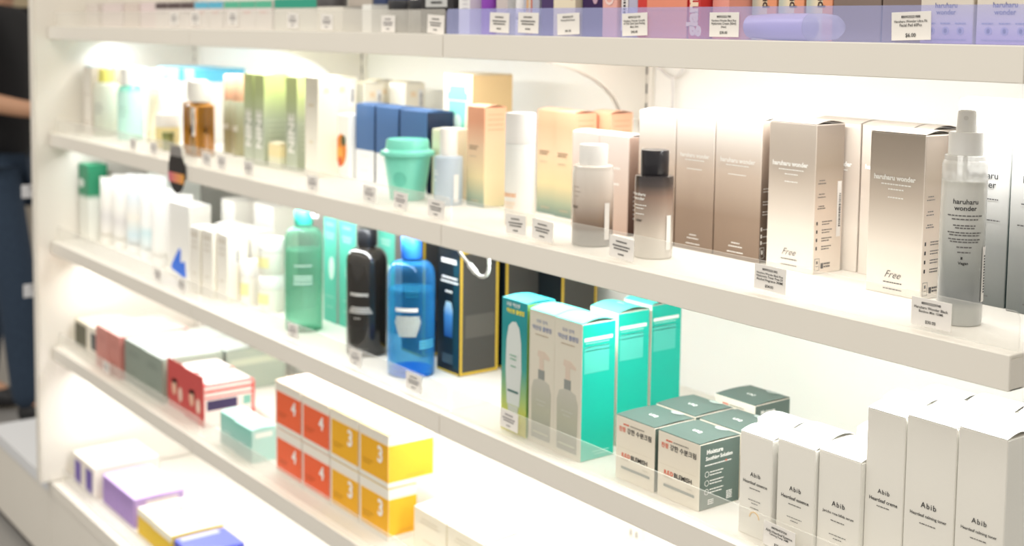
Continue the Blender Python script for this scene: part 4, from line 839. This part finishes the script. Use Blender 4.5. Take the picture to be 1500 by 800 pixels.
# ------------------------------------------------------------------ person behind the end panel
def skin(name, V, E, Rad, m, parent, root=0, sub=2):
    me = bpy.data.meshes.new(name); me.from_pydata(V, E, [])
    o = bpy.data.objects.new(name, me); COL.objects.link(o); o.modifiers.new('s', 'SKIN'); 
    sd = me.skin_vertices[0].data
    for i, r in enumerate(Rad): sd[i].radius = r if isinstance(r, tuple) else (r, r); sd[i].use_root = (i == root)
    ss = o.modifiers.new('u', 'SUBSURF'); ss.levels = sub; ss.render_levels = sub
    dg = bpy.context.evaluated_depsgraph_get(); nm = bpy.data.meshes.new_from_object(o.evaluated_get(dg))
    bpy.data.objects.remove(o)
    nm.materials.clear(); return link(name, nm, m, parent, smooth=True)
SK = mat('#c99a7c', .55); BLK = noisy('#0c0c0f', '#141318', 30, .8); JEAN = noisy('#26364a', '#34465c', 60, .85)
p = thing('person', 'person in a black top and blue jeans behind the end panel, holding a phone', 'person', (-4.843, .285, 0), math.atan2(.80, .60))
# local +x is the direction the person faces
body_v = [(0, 0, .95), (0, 0, 1.12), (-.01, 0, 1.30), (-.01, 0, 1.46), (.01, 0, 1.53), (.02, 0, 1.60), (.035, 0, 1.68), (.03, 0, 1.76),
          (-.01, -.18, 1.46), (-.03, -.23, 1.20), (.20, -.20, 1.155), (.29, -.17, 1.17),
          (-.01, .18, 1.46), (-.03, .23, 1.20), (.18, .16, 1.12), (.25, .10, 1.13),
          (.02, -.09, .90), (.10, -.10, .52), (.14, -.10, .10), (.26, -.10, .04), (-.02, .09, .90), (-.07, .10, .52), (-.13, .10, .10), (-.01, .10, .04)]
body_e = [(0, 1), (1, 2), (2, 3), (3, 4), (4, 5), (5, 6), (6, 7), (3, 8), (8, 9), (9, 10), (10, 11), (3, 12), (12, 13), (13, 14), (14, 15), (0, 16), (16, 17), (17, 18), (18, 19), (0, 20), (20, 21), (21, 22), (22, 23)]
body_r = [(.07, .08), (.07, .08), (.07, .09), (.06, .08), .05, (.085, .07), (.095, .078), .06, .055, .042, .032, .026, .055, .042, .032, .026, .082, .058, .042, .036, .082, .058, .042, .036]
body = skin('body', body_v, body_e, body_r, SK, p)
skin('black_top', [(0, 0, .89), (0, 0, 1.12), (-.01, 0, 1.30), (-.01, 0, 1.46), (0, 0, 1.53), (-.01, -.18, 1.46), (-.03, -.235, 1.22), (.04, -.228, 1.185), (-.01, .18, 1.46), (-.03, .235, 1.22), (.04, .21, 1.175)],
     [(0, 1), (1, 2), (2, 3), (3, 4), (3, 5), (5, 6), (6, 7), (3, 8), (8, 9), (9, 10)], [(.135, .16), (.125, .15), (.135, .165), (.125, .15), .085, .085, .068, .060, .085, .068, .060], BLK, p)
jv = [(0, 0, .98), (.02, -.09, .90), (.10, -.10, .52), (.14, -.10, .05), (-.02, .09, .90), (-.07, .10, .52), (-.13, .10, .05)]
skin('jeans', jv, [(0, 1), (1, 2), (2, 3), (0, 4), (4, 5), (5, 6)], [(.125, .14), .098, .075, .062, .098, .075, .062], JEAN, p)
for sx, a in ((-.10, .14), (.10, -.13)):
    skin('shoe', [(a-.05, sx, .045), (a+.04, sx, .05), (a+.17, sx, .035)], [(0, 1), (1, 2)], [(.05, .045), (.055, .05), (.045, .032)], mat('#2b2b2e', .5), p)
skin('hair', [(.0, 0, 1.62), (-.01, 0, 1.72), (.02, 0, 1.79), (-.05, 0, 1.56), (-.07, 0, 1.44)], [(0, 1), (1, 2), (0, 3), (3, 4)], [.088, .10, .065, .07, .045], mat('#1c1614', .6), p)
for sy, hx, hz in ((-.17, .30, 1.17), (.10, .26, 1.13)):
    V = [(hx-.02, sy, hz), (hx+.03, sy, hz+.004), (hx+.065, sy, hz+.006)]; E_ = [(0, 1), (1, 2)]; Rr = [(.024, .02), (.034, .018), (.036, .015)]
    hand = skin('hand', V, E_, Rr, SK, p)
    for k in range(4):
        oy = sy; oz = hz+.032-.019*k; L_ = (.034, .040, .037, .028)[k]
        f_ = skin('finger', [(hx+.06, oy, oz), (hx+.06+L_*.8, oy+.006, oz), (hx+.06+L_*1.3, oy+.030, oz), (hx+.06+L_*1.1, oy+.050, oz)], [(0, 1), (1, 2), (2, 3)], [.0095, .009, .0085, .008], SK, hand, sub=1)
    skin('thumb', [(hx+.01, oy+.01, hz+.028), (hx+.035, oy+.03, hz+.055), (hx+.06, oy+.04, hz+.066)], [(0, 1), (1, 2)], [.012, .011, .009], SK, hand, sub=1)
for yy in (.03, -.03):
    skin('eye', [(.112, yy, 1.68), (.122, yy, 1.68)], [(0, 1)], [.010, .006], mat('#2a2320', .3), p, sub=1)
skin('nose', [(.12, 0, 1.675), (.138, 0, 1.645)], [(0, 1)], [.010, .014], SK, p, sub=1); skin('mouth', [(.118, -.02, 1.612), (.124, 0, 1.612), (.118, .02, 1.612)], [(0, 1), (1, 2)], [.006, .007, .006], mat('#a8625a', .5), p, sub=1)
for yy in (.078, -.078): skin('ear', [(.03, yy, 1.69), (.03, yy*1.06, 1.65)], [(0, 1)], [(.018, .01), (.014, .008)], SK, p, sub=1)
ph = thing('mobile_phone', 'pale phone held in the hand of the person in black', 'phone', (-4.843, .285, 0), math.atan2(.80, .60))
box('case', .365, .375, -.150, -.072, 1.125, 1.275, mat('#b9bcc2', .3), ph, .003); box('screen', .3635, .3652, -.145, -.077, 1.132, 1.268, mat('#3a3f48', .1), ph, .0005)

for o in SC.objects:
    for k in ('_w', '_d', '_h', '_b'):
        if k in o: del o[k]
